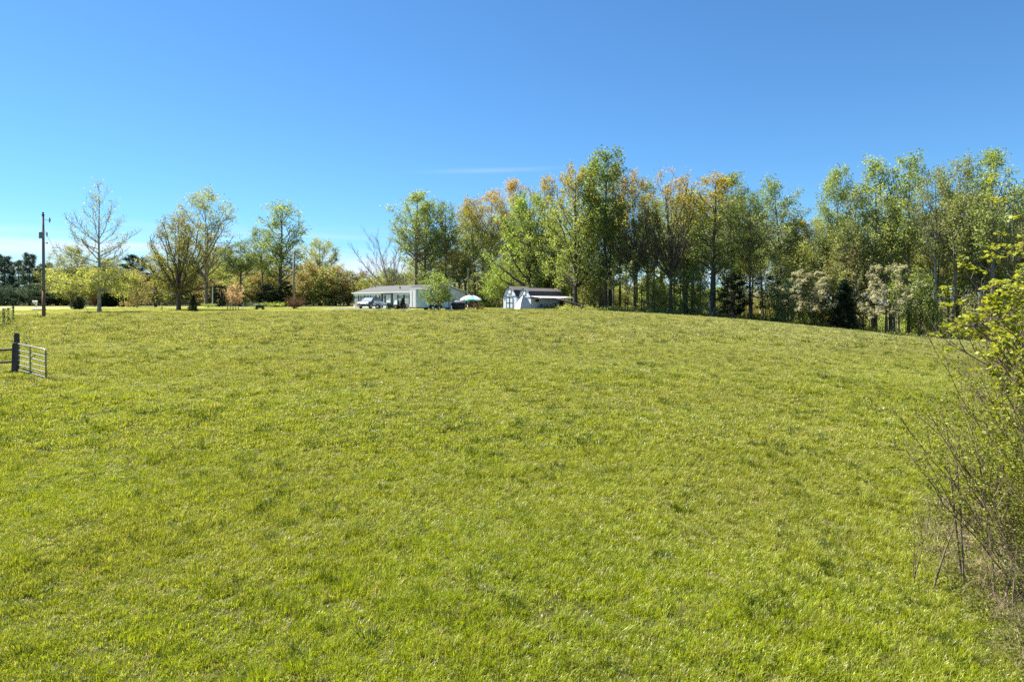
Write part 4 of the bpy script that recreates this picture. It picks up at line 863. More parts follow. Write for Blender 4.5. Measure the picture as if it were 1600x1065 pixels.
B().loft([[(sx * .24 * (1 + .5 * f_) + .02 * math.sin(9 * f_ + a), .1 * math.sin(a) , .78 - .78 * f_) for a, sx in ((0, 1), (1.2, .6), (2, 0), (2.8, -.6), (3.6, -1), (4.7, -.5), (5.4, 0.), (6, .5))] for f_ in (0, .2, .45, .75, 1)]).build('body', M['maroon'], hg, True)
B().tube([(-.2, 0, .7), (-.33, .03, .35), (-.3, 0, .1)], [.08, .07, .06], 7).build('sleeve', M['maroon'], hg); B().tube([(.2, 0, .7), (.33, .03, .35), (.3, 0, .1)], [.08, .07, .06], 7).build('sleeve', M['maroon'], hg)
x, y = lp(3.5, .4)
hp_ = empty('hanging_basket', (x, y, g(x, y) + .75), 0, 'dark hanging plant basket at the front of the lean-to', 'plant basket')
B().lathe([(.02, .35), (.18, .4), (.26, .62), (.24, .62), (.16, .44), (.02, .4)], 12).build('basket', M['black'], hp_); B().tube([(-.22, 0, .62), (0, 0, 1.0), (.22, 0, .62)], .008, 4).tube([(0, -.22, .62), (0, 0, 1.0), (0, .22, .62)], .008, 4).build('hanger', M['steel'], hp_)
fl = link('foliage', leafclump('basket_leaves', 41, 260, .34, .45, .09), hp_, (0, 0, .35)); fl.data.materials.append(LEAF['cedar'])
x, y = lp(3.1, 1.9)
bb = empty('storage_bench', (x, y, g(x, y)), R(-48), 'grey bench with odds and ends along the shed wall under the lean-to', 'bench')
B().box(-.22, -.7, .42, .22, .7, .47, bev=.01).build('top', M['greywood'], bb)
for sx, sy in ((-1, -1), (1, -1), (-1, 1), (1, 1)): B().box(sx * .18 - .03, sy * .62 - .03, 0, sx * .18 + .03, sy * .62 + .03, .415).build('leg', M['greywood'], bb)
x, y = lp(3.15, 1.6); tag(B().lathe([(.16, 0), (.19, .3), (.2, .32), (.18, .32), (.15, .04)], 12).build('bucket', M['blue'], None, True, (x, y, g(x, y) + .475)), 'blue bucket on the grey bench under the lean-to', 'bucket')
x, y = lp(3.12, 2.3); tag(B().box(-.16, -.2, 0, .16, .2, .26, bev=.02).build('crate', M['lattice'], None, False, (x, y, g(x, y) + .475)), 'small pinkish crate on the grey bench under the lean-to', 'crate')

# --- pyramid tent
tx, ty = 1.55, 94.2; tg = g(tx, ty)
tent = empty('tent', (tx, ty, tg), R(-8), 'pointed white pyramid tent with one sunlit side in front of the sheds', 'tent')
cs = [(-1.3, .05), (-.28, -1.15), (1.35, -.1), (.3, 1.15)]; ap = (-.05, 0, 1.98)
for i, nm in enumerate(('panel', 'panel', 'panel', 'panel')):
    a, b = cs[i], cs[(i + 1) % 4]; L = []
    for f_ in [j / 7 for j in range(8)]:
        bow = .16 * math.sin(f_ * math.pi); s_ = 1 - f_
        row = []
        for q_ in (0, .25, .5, .75, 1):
            px_, py_ = a[0] + (b[0] - a[0]) * q_, a[1] + (b[1] - a[1]) * q_; sag = -.05 * math.sin(q_ * math.pi) * math.sin(f_ * math.pi)
            row.append((ap[0] * f_ + px_ * (s_ + bow + sag), ap[1] * f_ + py_ * (s_ + bow + sag), ap[2] * f_ - .03))
        L.append(row)
    B().loft(L, cap=False, closed=False).build('panel', M['canvas'], tent, True)
def tedge(i, mat, nm, r__):
    a = cs[i]; B().tube([(ap[0] * f_ + a[0] * (1 - f_ + .165 * math.sin(f_ * math.pi)), ap[1] * f_ + a[1] * (1 - f_ + .165 * math.sin(f_ * math.pi)), ap[2] * f_ - .02) for f_ in [j / 8 for j in range(9)]], r__, 5).build(nm, mat, tent)
tedge(2, M['dark'], 'pole', .03); tedge(1, M['white'], 'seam', .018); tedge(0, M['white'], 'seam', .015); tedge(3, M['dark'], 'pole', .03)
B().lathe([(.07, -.05), (.05, .03), (0, .05)], 8, ap).build('cap', M['white'], tent)

# --- car
cx_, cyy = at(579, 103.5)
car = empty('car', (cx_, cyy, g(cx_, cyy) + .03), R(-20), 'dark blue grey SUV parked on the gravel in front of the white house', 'car')
# local: the car looks towards -y
body = [(-2.25, .45), (-2.28, .75), (-2.1, .92), (-1.2, 1.06), (2.15, 1.08), (2.28, .85), (2.28, .42), (1.9, .3), (-2.0, .3)]
L = []
for xx, ins in ((-.92, .05), (-.86, 0), (.86, 0), (.92, .05)): L.append([(xx, yy * (1 - ins * .35), .3 + (zz - .3) * (1 - ins) + ins * .2) for yy, zz in body])
B().loft(L).build('body', M['car'], car)
cab = [(-1.25, 1.06), (-.45, 1.62), (.1, 1.69), (1.55, 1.66), (2.1, 1.1)]
B().loft([[(xx * (1 if z < 1.2 else .86), yy, z) for yy, z in cab] for xx in (-.86, -.84, .84, .86)]).build('cabin', M['car'], car)
B().loft([[(-.74, -1.24, 1.09), (.74, -1.24, 1.09), (.74, -1.2, 1.11), (-.74, -1.2, 1.11)], [(-.66, -.53, 1.585), (.66, -.53, 1.585), (.66, -.48, 1.6), (-.66, -.48, 1.6)]]).build('windscreen', M['glass'], car)
for s in (-1, 1):
    for poly in ([(-1.0, 1.1), (-.4, 1.55), (.25, 1.58), (.25, 1.1)], [(.33, 1.1), (.33, 1.58), (1.45, 1.56), (1.85, 1.12)]):
        B().loft([[(s * (.868 if z < 1.3 else .765), yy, z) for yy, z in poly], [(s * (.885 if z < 1.3 else .782), yy, z) for yy, z in poly]]).build('side_window', M['glass'], car)
    for yy in (-1.42, 1.38):
        wv = B().wheel((s * .82, yy, .35), .35, .24, 20, 'x').build('wheel', M['rubber'], car); B().wheel((s * .94, yy, .35), .22, .03, 14, 'x').build('rim', M['chrome'], wv)
    B().box(s * .7 - .2, -2.27, .68, s * .7 + .2, -2.12, .86, bev=.03).build('headlight', M['metal_w'], car)
    B().box(s * .98 - .1, -.85, 1.05, s * .98 + .1, -.7, 1.2, bev=.03).build('mirror', M['car'], car)
    B().box(s * .8 - .08, 2.22, .8, s * .8 + .08, 2.3, 1.05, bev=.02).build('tail_light', M['maroon'], car)
B().box(-.45, -2.33, .5, .45, -2.24, .8, bev=.02).build('grille', M['black'], car); B().box(-.85, -2.36, .32, .85, -2.2, .47, bev=.04).build('bumper', M['grill'], car)
B().box(-.8, -.3, 1.7, -.75, 1.4, 1.74).box(.75, -.3, 1.7, .8, 1.4, 1.74).build('roof_rails', M['steel'], car)

# --- low utility trailer with a white sloping cover
ux, uy = at(593, 99)
ut = empty('utility_trailer', (ux, uy, g(ux, uy) + .03), R(8), 'low dark utility trailer carrying a white wedge shaped cover beside the SUV', 'trailer')
B().box(-.95, -.7, .42, 1.35, .7, .52).build('bed', M['black'], ut)
B().prism([(-.9, .525), (1.25, .525), (1.2, .6), (.35, 1.05), (-.75, 1.18)], -.66, .66).build('cover', M['white'], ut)
for yy in (-.8, .8):
    wv = B().wheel((-.25, yy, .32), .32, .2, 18).build('wheel', M['rubber'], ut); B().wheel((-.25, yy * 1.13, .32), .17, .03, 12).build('rim', M['chrome'], wv)
    B().box(-.7, yy - .12, .66, .2, yy + .12, .7, bev=.015).build('fender', M['black'], ut)
B().tube([(1.35, .5, .47), (2.5, 0, .42)], .045, 6).tube([(1.35, -.5, .47), (2.5, 0, .42)], .045, 6).tube([(2.4, 0, 0), (2.4, 0, .6)], .03, 6).build('tongue', M['black'], ut)

# --- lawn mower
mx_, my_ = at(616, 97)
mw = empty('riding_mower', (mx_, my_, g(mx_, my_) + .02), R(170), 'green riding mower with tall black seat between the utility trailer and the cone shrub', 'mower')
B().box(-.5, -.42, .22, 1.05, .42, .48, bev=.05).build('frame', M['black'], mw); B().box(.25, -.36, .48, 1.08, .36, .95, bev=.1).build('hood', M['green'], mw)
B().box(-.55, -.3, .5, .0, .3, .66, bev=.05).build('seat', M['black'], mw); B().box(-.68, -.28, .62, -.5, .28, 1.22, bev=.06).build('backrest', M['black'], mw)
B().tube([(.25, 0, .9), (.05, 0, 1.12)], .025, 6).tube([(.05 + .03 * math.sin(a), .2 * math.cos(a), 1.12 + .16 * math.sin(a)) for a in [i * math.pi / 6 for i in range(13)]], .018, 5).build('steering_wheel', M['black'], mw)
B().box(-.35, -.62, .1, .55, .62, .24, bev=.05).build('cutting_deck', M['green'], mw)
for xx, rr_ in ((-.38, .32), (.82, .22)):
    for yy in (-.46, .46):
        wv = B().wheel((xx, yy, rr_), rr_, .2, 16).build('wheel', M['rubber'], mw); B().wheel((xx, yy * 1.22, rr_), rr_ * .5, .03, 12).build('rim', M['yellow'], mw if False else wv)

# --- parasol corner
px0, py0 = at(737, 94); gp = g(px0, py0)
def parasol(x, y, rad, h, name, label, cols):
    e = empty(name, (x, y, g(x, y)), .2, label, 'parasol')
    B().tube([(0, 0, -.1), (0, 0, h)], .025, 8).build('pole', M['white'], e); B().lathe([(.25, 0), (.25, .05), (.06, .1), (.04, .3)], 14).build('base', M['grill'], e)
    for k in range(8):
        a0, a1 = 2 * math.pi * k / 8, 2 * math.pi * (k + 1) / 8; am = (a0 + a1) / 2
        pt = lambda a, q, z: (rad * q * math.cos(a), rad * q * math.sin(a), z)
        L = [[pt(a, q, h - .55 * q ** 1.7 - .0 * th - th) for a in (a0, am, a1)] for th in (0,) for q in (.02, .35, .7, 1.0)]
        L.append([pt(a, 1.01, h - .55 - .17) for a in (a0, am, a1)])
        B().loft(L, cap=False, closed=False).build('panel', cols[k % len(cols)], e)
        B().tube([(0, 0, h - .08), pt(a0, .98, h - .53)], .01, 4).build('rib', M['steel'], e)
    B().lathe([(.05, h), (.03, h + .1), (0, h + .13)], 8).build('finial', M['white'], e)
    return e
parasol(px0 + .25, py0, 1.2, 1.95, 'parasol', 'green and white striped garden parasol at the back corner of the house', [M['teal'], M['teal'], M['teal'], M['teal'], M['teal'], M['teal'], M['white'], M['teal']])
parasol(px0 - .45, py0 + 1.5, 1.25, 2.0, 'parasol', 'plain white garden parasol half hidden behind the green one', [M['white']])
tb = empty('patio_table', (px0 + .1, py0 - .5, gp), 0, 'round white patio table under the green parasol', 'table')
B().lathe([(.0, .68), (.55, .68), (.57, .7), (.55, .72), (0, .72)], 20).build('top', M['white'], tb)
for k in range(4):
    a = math.pi / 4 + k * math.pi / 2; B().tube([(.35 * math.cos(a), .35 * math.sin(a), .68), (.45 * math.cos(a), .45 * math.sin(a), 0)], .02, 6).build('leg', M['white'], tb)
def chair(x, y, rz, mat, label):
    e = empty('garden_chair', (x, y, g(x, y)), rz, label, 'chair', 'chairs round the patio table')
    B().box(-.24, -.24, .40, .24, .24, .44, bev=.015).build('seat', mat, e); B().loft([[(-.23, .2, .44), (.23, .2, .44), (.23, .24, .44), (-.23, .24, .44)], [(-.24, .3, .95), (.24, .3, .95), (.24, .34, .95), (-.24, .34, .95)]]).build('backrest', mat, e)
    for sx, sy in ((-1, -1), (1, -1), (-1, 1), (1, 1)): B().tube([(sx * .22, sy * .22, .41), (sx * .25, sy * .25, 0)], .022, 6).build('leg', mat, e)
    for sx in (-1, 1): B().tube([(sx * .25, -.22, .42), (sx * .26, -.2, .64), (sx * .26, .26, .64)], .02, 5).build('armrest', mat, e)
chair(px0 - .75, py0 - .6, R(-80), M['white'], 'white plastic chair on the house side of the patio table')
chair(px0 - .15, py0 - 1.2, R(170), M['maroon'], 'dark maroon chair with its back to the field at the patio table')
chair(px0 + .75, py0 - 1.0, R(130), M['red'], 'reddish wooden chair at the patio table beside the yellow toy car')
x, y = px0 + 1.15, py0 - .3
ty_ = empty('toy_car', (x, y, g(x, y)), R(200), 'yellow plastic ride-in toy car under the edge of the green parasol', 'toy car')
B().box(-.35, -.55, .15, .35, .55, .5, bev=.08).build('body', M['yellow'], ty_); B().box(-.32, -.25, .86, .32, .4, .94, bev=.03).build('roof', M['yellow'], ty_)
for sx, sy in ((-1, -.2), (1, -.2), (-1, .36), (1, .36)): B().box(sx * .29 - .03, sy - .03, .48, sx * .29 + .03, sy + .03, .87).build('pillar', M['red'], ty_)
for sx, sy in ((-1, -.35), (1, -.35), (-1, .35), (1, .35)): B().wheel((sx * .36, sy, .14), .14, .1, 12, 'x').build('wheel', M['black'], ty_)
x, y = at(715.5, 93)
gr = empty('covered_grill', (x, y, g(x, y)), R(10), 'wide black barbecue under a grey top cover beside the parasols', 'grill')
B().loft([[(1.0 * math.cos(a) * q, .5 * math.sin(a) * q, z) for a in [2 * math.pi * i / 20 for i in range(20)]] for q, z in ((.92, -.05), (1, .2), (1, .7), (.85, .95))]).build('body', M['black'], gr, True)
B().loft([[(1.0 * math.cos(a) * q, .5 * math.sin(a) * q, z) for a in [2 * math.pi * i / 20 for i in range(20)]] for q, z in ((.9, .9), (.82, 1.08), (.5, 1.2), (.15, 1.23))]).build('cover', M['grill'], gr, True)
x, y = at(700.5, 92)
lump('blue_bundle', M['blue'], x, y, .45, .35, .32, 'low blue tarp bundle beside the dark lamp post', 'tarp', 3)
lpst = empty('lamp_post', (x + .08, y - .5, g(x, y - .5)), 0, 'thin dark lamp post in front of the house end wall', 'lamp post')
B().tube([(0, 0, -.2), (0, 0, 1.5)], .035, 8).build('post', M['black'], lpst); B().lathe([(.05, 1.5), (.11, 1.55), (.13, 1.78), (.03, 1.86), (0, 1.9)], 10).build('lantern', M['black'], lpst)
x, y = at(705.5, 90); tag(B().box(-.06, -.06, -.2, .06, .06, .62, bev=.01).build('marker_post', M['white'], None, False, (x, y, g(x, y))), 'short white marker post beside the covered grill', 'post')
x, y = at(731.7, 112)
mp_ = empty('utility_post', (x, y, g(x, y)), 0, 'bare grey metal mast at the back corner of the house', 'post')
B().tube([(0, 0, -.2), (0, 0, pz(420, 112) - g(x, y))], [.13, .1], 10).build('pole', M['steel'], mp_); B().box(-.16, -.24, 1.2, .16, -.12, 1.7, bev=.02).build('meter_box', M['grill'], mp_)

# ------------------------------------------------------------------ posts, fences, gate
ux_, uy_ = at(68, 66); ug = g(ux_, uy_); UHt = pz(337, 66) - ug
up_ = empty('utility_pole', (ux_, uy_, ug), 0, 'tall wooden utility pole with grey transformer at the edge of the field', 'utility pole')
B().tube([(0, 0, 2.6), (-.02, 0, UHt * .6), (-.06, 0, UHt)], [.14, .125, .1], 14).build('pole', M['pole'], up_, True)
B().tube([(0.01, 0, -.3), (0, 0, 2.6)], [.165, .143], 14).build('pole_base', M['polebase'], up_, True)
B().lathe([(.09, 0), (.12, .03), (.12, .12), (.05, .2), (.09, .24), (.09, .33), (0, .36)], 10, (-.06, 0, UHt)).build('top_insulator', M['dark'], up_)
B().lathe([(.0, 0), (.2, .0), (.22, .04), (.22, .52), (.23, .55), (.18, .62), (0, .64)], 16, (.02, -.33, UHt - 2.2)).build('transformer', M['grill'], up_, True)
zt = UHt - .42
B().tube([(0.05, 0, zt), (.56, 0, zt + .06)], .02, 6).build('bracket', M['steel'], up_); B().lathe([(.02, -.3), (.05, -.26), (.05, -.1), (.1, -.08), (.1, 0), (.05, .03), (.05, .16), (.02, .2)], 10, (.58, 0, zt + .05)).build('cutout', M['dark'], up_)
for sx, dz in ((-.32, -1.75), (-.36, -2.15), (.36, -2.65)): B().lathe([(.02, -.06), (.07, -.04), (.07, .04), (.03, .08), (0, .1)], 8, (sx, -.05, UHt + dz)).tube([(0, -.05, UHt + dz), (sx, -.05, UHt + dz)], .014, 5).build('insulator', M['dark'], up_)
B().lathe([(.03, -.22), (.05, -.18), (.05, .18), (.03, .22)], 8, (.36, -.05, UHt - 1.8)).tube([(.08, -.05, UHt - 1.8), (.36, -.05, UHt - 1.8)], .014, 5).build('arrester', M['dark'], up_)
gx_, gy_ = at(141, 72)
tag(B().tube([(0, 0, UHt - 1.3), (gx_ - ux_, gy_ - uy_, g(gx_, gy_) - ug - .1)], .012, 5).build('guy_wire', M['steel'], None, False, (ux_, uy_, ug)), 'thin slanting guy wire from the utility pole down to the lawn', 'wire')

x, y = at(459, 101)
p2 = empty('utility_post', (x, y, g(x, y)), 0, 'bare grey wooden post without wires standing in the reddish bush', 'post')
B().tube([(0, 0, -.2), (0, 0, pz(396, 101) - g(x, y))], [.17, .13], 12).build('pole', M['pole'], p2, True); B().lathe([(.15, 0), (.1, .08), (0, .1)], 10, (0, 0, pz(396, 101) - g(x, y) - .005)).build('cap', M['steel'], p2)
x, y = at(332, 124)
p3 = empty('light_post', (x, y, g(x, y)), 0, 'thin pale post in front of the dark evergreens at the rail fence', 'post')
B().tube([(0, 0, -.2), (0, 0, pz(442, 124) - g(x, y))], [.11, .09], 10).build('pole', M['metal_w'], p3); B().lathe([(.1, 0), (.13, .05), (0, .12)], 10, (0, 0, pz(442, 124) - g(x, y) - .005)).build('cap', M['grill'], p3)
x, y = at(1443, 79.5)
tag(B().loft([[(-.05, -.05, -.2), (.05, -.05, -.2), (.05, .05, -.2), (-.05, .05, -.2)], [(.06, -.04, .62), (.14, -.04, .62), (.14, .04, .62), (.06, .04, .62)]]).build('marker_stake', M['white'], None, False, (x, y, g(x, y))), 'short slanting white stake at the foot of the wood', 'stake')

# rail fence behind the lawn: posts and rails one by one
fp = [at(px, 139 + 2 * math.sin(px * .02)) for px in range(126, 336, 17)]
fe = empty('rail_fence', (*fp[0], g(*fp[0])), 0, 'grey three rail wooden fence along the back of the lawn', 'fence')
O = Vector((*fp[0], g(*fp[0])))
for i, (x, y) in enumerate(fp):
    z = g(x, y); B().box(x - .07 - O.x, y - .07 - O.y, z - .3 - O.z, x + .07 - O.x, y + .07 - O.y, z + 1.35 - O.z).build('post', M['greywood'], fe)
    if i + 1 < len(fp):
        x2, y2 = fp[i + 1]
        for h in (.38, .78, 1.18):
            a = Vector((x, y - .09, z + h)) - O; b = Vector((x2, y2 - .09, g(x2, y2) + h)) - O; b = a + (b - a) * .985
            B().loft([[p + Vector((0, dy, dz)) for dy, dz in ((-.02, -.07), (.02, -.07), (.02, .07), (-.02, .07))] for p in (a, b)]).build('rail', M['greywood'], fe)

# field gate, hinge post and the two-rail fence
gx0, gy0 = -22.15, 30.6; gx1, gy1 = -19.35, 28.35
gz0 = g(gx0, gy0); gz1 = g(gx1, gy1)
gt = empty('field_gate', (gx0, gy0, gz0), 0, 'open galvanised six bar field gate swung towards the viewer', 'gate')
dv = Vector((gx1 - gx0, gy1 - gy0, gz1 - gz0)); bars = [.12, .33, .54, .76, .98, 1.24]
pt = lambda s, h: dv * s + Vector((0, 0, h))
for h in bars[:-1]: B().tube([pt(.02, h), pt(.985, h)], .022, 8).build('bar', M['steel'], gt)
fr = B(); r0 = .03
fr.tube([pt(0, .08), pt(0, 1.24), pt(.02, 1.27), pt(.95, 1.27), pt(.99, 1.2), pt(1, .1)], r0, 8); fr.tube([pt(0, .1), pt(1, .1)], .02, 8); fr.build('frame', M['steel'], gt, True)
B().tube([pt(.47, .1) + Vector((0, -.03, 0)), pt(.47, 1.26) + Vector((0, -.03, 0))], .025, 8).build('brace', M['steel'], gt)
for h in (.3, 1.0): B().box(-.12, -.03, h - .03, .03, .03, h + .03).build('hinge', M['black'], gt)
def rough_post(name, x, y, h, wd, label):
    z = g(x, y); rq = np.random.default_rng(int(abs(x) * 100)); L = []
    for f_ in (0, .15, .4, .7, .93, 1):
        q = wd * (1.05 - .12 * f_) * (1 if f_ < 1 else .86); L.append([(sx * q * (1 + rq.normal(0, .03)) + .02 * f_, sy * q * (1 + rq.normal(0, .03)), -.3 + (h + .3) * f_) for sx, sy in ((-.8, -1), (.8, -1), (1, -.8), (1, .8), (.8, 1), (-.8, 1), (-1, .8), (-1, -.8))])
    return tag(B().loft(L).build(name, M['wood'], None, False, (x, y, z)), label, 'fence post')
rough_post('gate_post', *at(25.3, 30.75), 1.74, .09, 'taller dark square post carrying the field gate')
rough_post('gate_post', *at(22.6, 29.9), 1.36, .09, 'shorter dark post in front of the tall gate post, ending the two rail fence')
f2 = empty('rail_fence', (*at(22.6, 29.9), gz0), 0, 'dark two rail wooden fence running off beside the field gate', 'fence')
O = Vector((*at(22.6, 29.9), gz0)); qs = [(-2.6, -.05), (-5.2, -.1)]
for h in (.52, 1.06):
    prev = Vector((-.12, 0, h + .0))
    for k, (dx, dy) in enumerate(qs):
        b = Vector((dx, dy, g(O.x + dx, O.y + dy) - O.z + h)); B().tube([prev, (prev + b) / 2 + Vector((0, 0, -.02)), b - (b - prev) * .03], [.05, .06, .05], 7).build('rail', M['wood'], f2); prev = b
for dx, dy in qs: z = g(O.x + dx, O.y + dy) - O.z; B().box(dx - .09, dy + .06, z - .3, dx + .09, dy + .24, z + 1.4).build('post', M['wood'], f2)

# overgrown fence at the picture edge, near the road
of = empty('overgrown_fence', (*at(18, 60), g(*at(18, 60))), 0, 'short overgrown fence of dark posts wrapped in vines near the road', 'fence')
O = Vector((*at(18, 60), g(*at(18, 60))))
vp = [at(px, D_) for px, D_ in ((20, 60.5), (12, 58), (5, 55.5), (-4, 53.5), (-14, 51.5))]
for x, y in vp: z = g(x, y) - O.z; B().tube([(x - O.x, y - O.y, z - .3), (x - O.x + .02, y - O.y, z + 1.32)], [.1, .08], 8).build('post', M['wood'], of)
for h in (.4, .8, 1.2):
    for (xa, ya), (xb, yb) in zip(vp, vp[1:]): B().tube([(xa - O.x, ya - O.y, g(xa, ya) - O.z + h), (xb - O.x, yb - O.y, g(xb, yb) - O.z + h)], .012, 5).build('wire', M['steel'], of)
r = np.random.default_rng(5); n = 1500; sN = r.random(n) * 3.999; i0 = sN.astype(int); fN = sN - i0; vpa = np.array(vp)
q = vpa[i0] * (1 - fN[:, None]) + vpa[i0 + 1] * fN[:, None]; pts = np.stack([q[:, 0] - O.x + r.normal(0, .12, n), q[:, 1] - O.y + r.normal(0, .12, n), gz(q[:, 0], q[:, 1]) - O.z + r.random(n) * 1.25], 1)
V, Fq, ti = leaves_at(r, pts, .11); me = quads_mesh('vine_leaves', V, Fq, ti); me.materials.append(LEAF['olive']); vo = link('vine', me, of); vo['kind'] = 'stuff'

# mailbox by the road
x, y = at(57, 96)
mb = empty('mailbox', (x, y, g(x, y)), R(20), 'white mailbox on a bracket post beside the road', 'mailbox')
B().box(-.06, -.06, -.2, .06, .06, 1.1, bev=.01).build('post', M['white'], mb); B().box(-.5, -.05, .92, .1, .05, 1.0).tube([(-.05, 0, .6), (-.4, 0, .93)], .04, 5).build('arm', M['white'], mb)
B().prism([(-.12 + .12 - .12 * math.cos(a), 1.12 + .12 * math.sin(a)) for a in [i * math.pi / 8 for i in range(9)]] + [(.12, 1.003), (-.12, 1.003)], -.5, .1, 'x').build('box', M['white'], mb); B().box(-.3, -.14, 1.12, -.27, -.125, 1.3).build('flag', M['red'], mb)
x, y = at(61, 90); tag(B().wheel((0, 0, .12), .26, 1.6, 14, 'x').build('culvert_pipe', M['road'] if 'road' in M else M['grill'], None, True, (x, y, g(x, y) - .08)), 'end of a pale concrete culvert pipe below the mailbox', 'pipe')

# bushes and little trees on the lawn
random.seed(9)
def bush(name, px, D, wpx, H, key, lf, label, cat='bush', bark='brown', group=None): return plant(name, px, D, 0, wpx, key, lf, bark, label, cat, group, H=H)
bush('clipped_shrub', 123, 96, 20, 1.75, 'round_bush', 'cedar', 'dark clipped egg shaped shrub on the lawn near the sycamore')
bush('evergreen_shrub', 168, 128, 26, 2.4, 'round_bush', 'cedar', 'dark round shrub right behind the sycamore trunk by the fence')
bush('evergreen_shrub', 196, 130, 36, 2.2, 'round_bush', 'cedar', 'wide dark shrub under the low tan tree by the fence')
bush('orange_shrub', 148, 126, 14, 2.3, 'loose_bush', 'orange', 'orange leaved shrub beside the sycamore trunk')
bush('small_evergreen', 301, 84, 17, 1.95, 'cedar', 'cedar', 'small dark evergreen in front of the vase-shaped lawn tree')
plant('small_tree', 347, 88, 0, 12, 'small_tree', 'cedar', 'dark', 'very small dark tree beside the peach blossom tree', 'tree', None, H=2.4)
plant('blossom_tree', 364, 90, 0, 40, 'small_tree', 'peach', 'brown', 'peach coloured blossoming small tree on the lawn by the bench', 'tree', None, H=3.3)
bush('stick_sapling', 253, 80, 5, 1.1, 'stick_sapling', 'green', 'tiny staked sapling in front of the vase-shaped lawn tree', 'sapling')
bush('reddish_bush', 461, 98, 30, 1.7, 'loose_bush', 'russet', 'reddish twiggy bush at the foot of the bare wooden post')
plant('young_tree', 685, 86, 426, 52, 'lawn_tree', 'bright', 'grey', 'young round headed tree in front of the cargo trailer', 'tree')
bush('cone_shrub', 629, 99, 13, 1.55, 'cedar', 'cedar', 'small cone shaped shrub between the mower and the cargo trailer')
for px, D, wp, hh, lb in ((326, 118, 26, .7, 'low bright green border plants at the thin pale post'), (402, 120, 30, .8, 'low green border plants behind the dark garden cart'), (430, 121, 34, .9, 'low green border plants under the small dark evergreen')):
    bush('border_plants', px, D, wp, hh, 'loose_bush', 'bright', lb, 'plants')
# tree guard of stakes and rails
x, y = at(364, 88.6); tgd = empty('tree_guard', (x, y, g(x, y)), 0, 'low wooden guard of stakes and rails around the peach blossom tree', 'tree guard')
for k in range(5): B().box(-.75 + .36 * k, -.03, -.15, -.7 + .36 * k, .02, .75).build('stake', M['brownt'], tgd)
for h in (.3, .58): B().box(-.85, -.06, h, .82, -.033, h + .06).build('rail', M['brownt'], tgd)
# bench
x, y = at(388, 98); bn = empty('garden_bench', (x, y, g(x, y)), 0, 'dark garden bench with slatted back beside the peach blossom tree', 'bench')
for k in range(3): B().box(-.85, -.25 + .17 * k, .42, .85, -.11 + .17 * k, .45).build('seat_slat', M['greywood'], bn)
for k in range(3): B().box(-.85, .26, .55 + .15 * k, .85, .29, .65 + .15 * k).build('back_slat', M['greywood'], bn)
for sx in (-1, 1):
    B().box(sx * .8 - .04, .24 + .052, 0, sx * .8 + .04, .34, .98).build('leg', M['white'], bn); B().box(sx * .8 - .04, -.27, 0, sx * .8 + .04, -.2, .415).build('leg', M['white'], bn)
    B().box(sx * .89 - .03, -.27, .62, sx * .89 + .03, .3, .67).build('armrest', M['white'], bn)
# garden cart
x, y = at(406, 94); gc = empty('garden_cart', (x, y, g(x, y)), R(15), 'small black garden cart with a pale lid parked on the lawn by the bench', 'cart')
B().loft([[(sx * q, sy * q * .7, z) for sx, sy in ((-.6, -.6), (.6, -.6), (.6, .6), (-.6, .6))] for q, z in ((.75, .22), (1, .62))]).build('tub', M['black'], gc)
B().box(-.35, -.3, .625, .1, .3, .82, bev=.04).build('lid', M['metal_w'], gc)
for sx in (-1, 1):
    for sy in (-.4, .4): B().wheel((sx * .42, sy, .16), .16, .09, 12).build('wheel', M['rubber'], gc)
B().tube([(.6, 0, .5), (1.0, 0, .8)], .025, 6).build('handle', M['black'], gc)

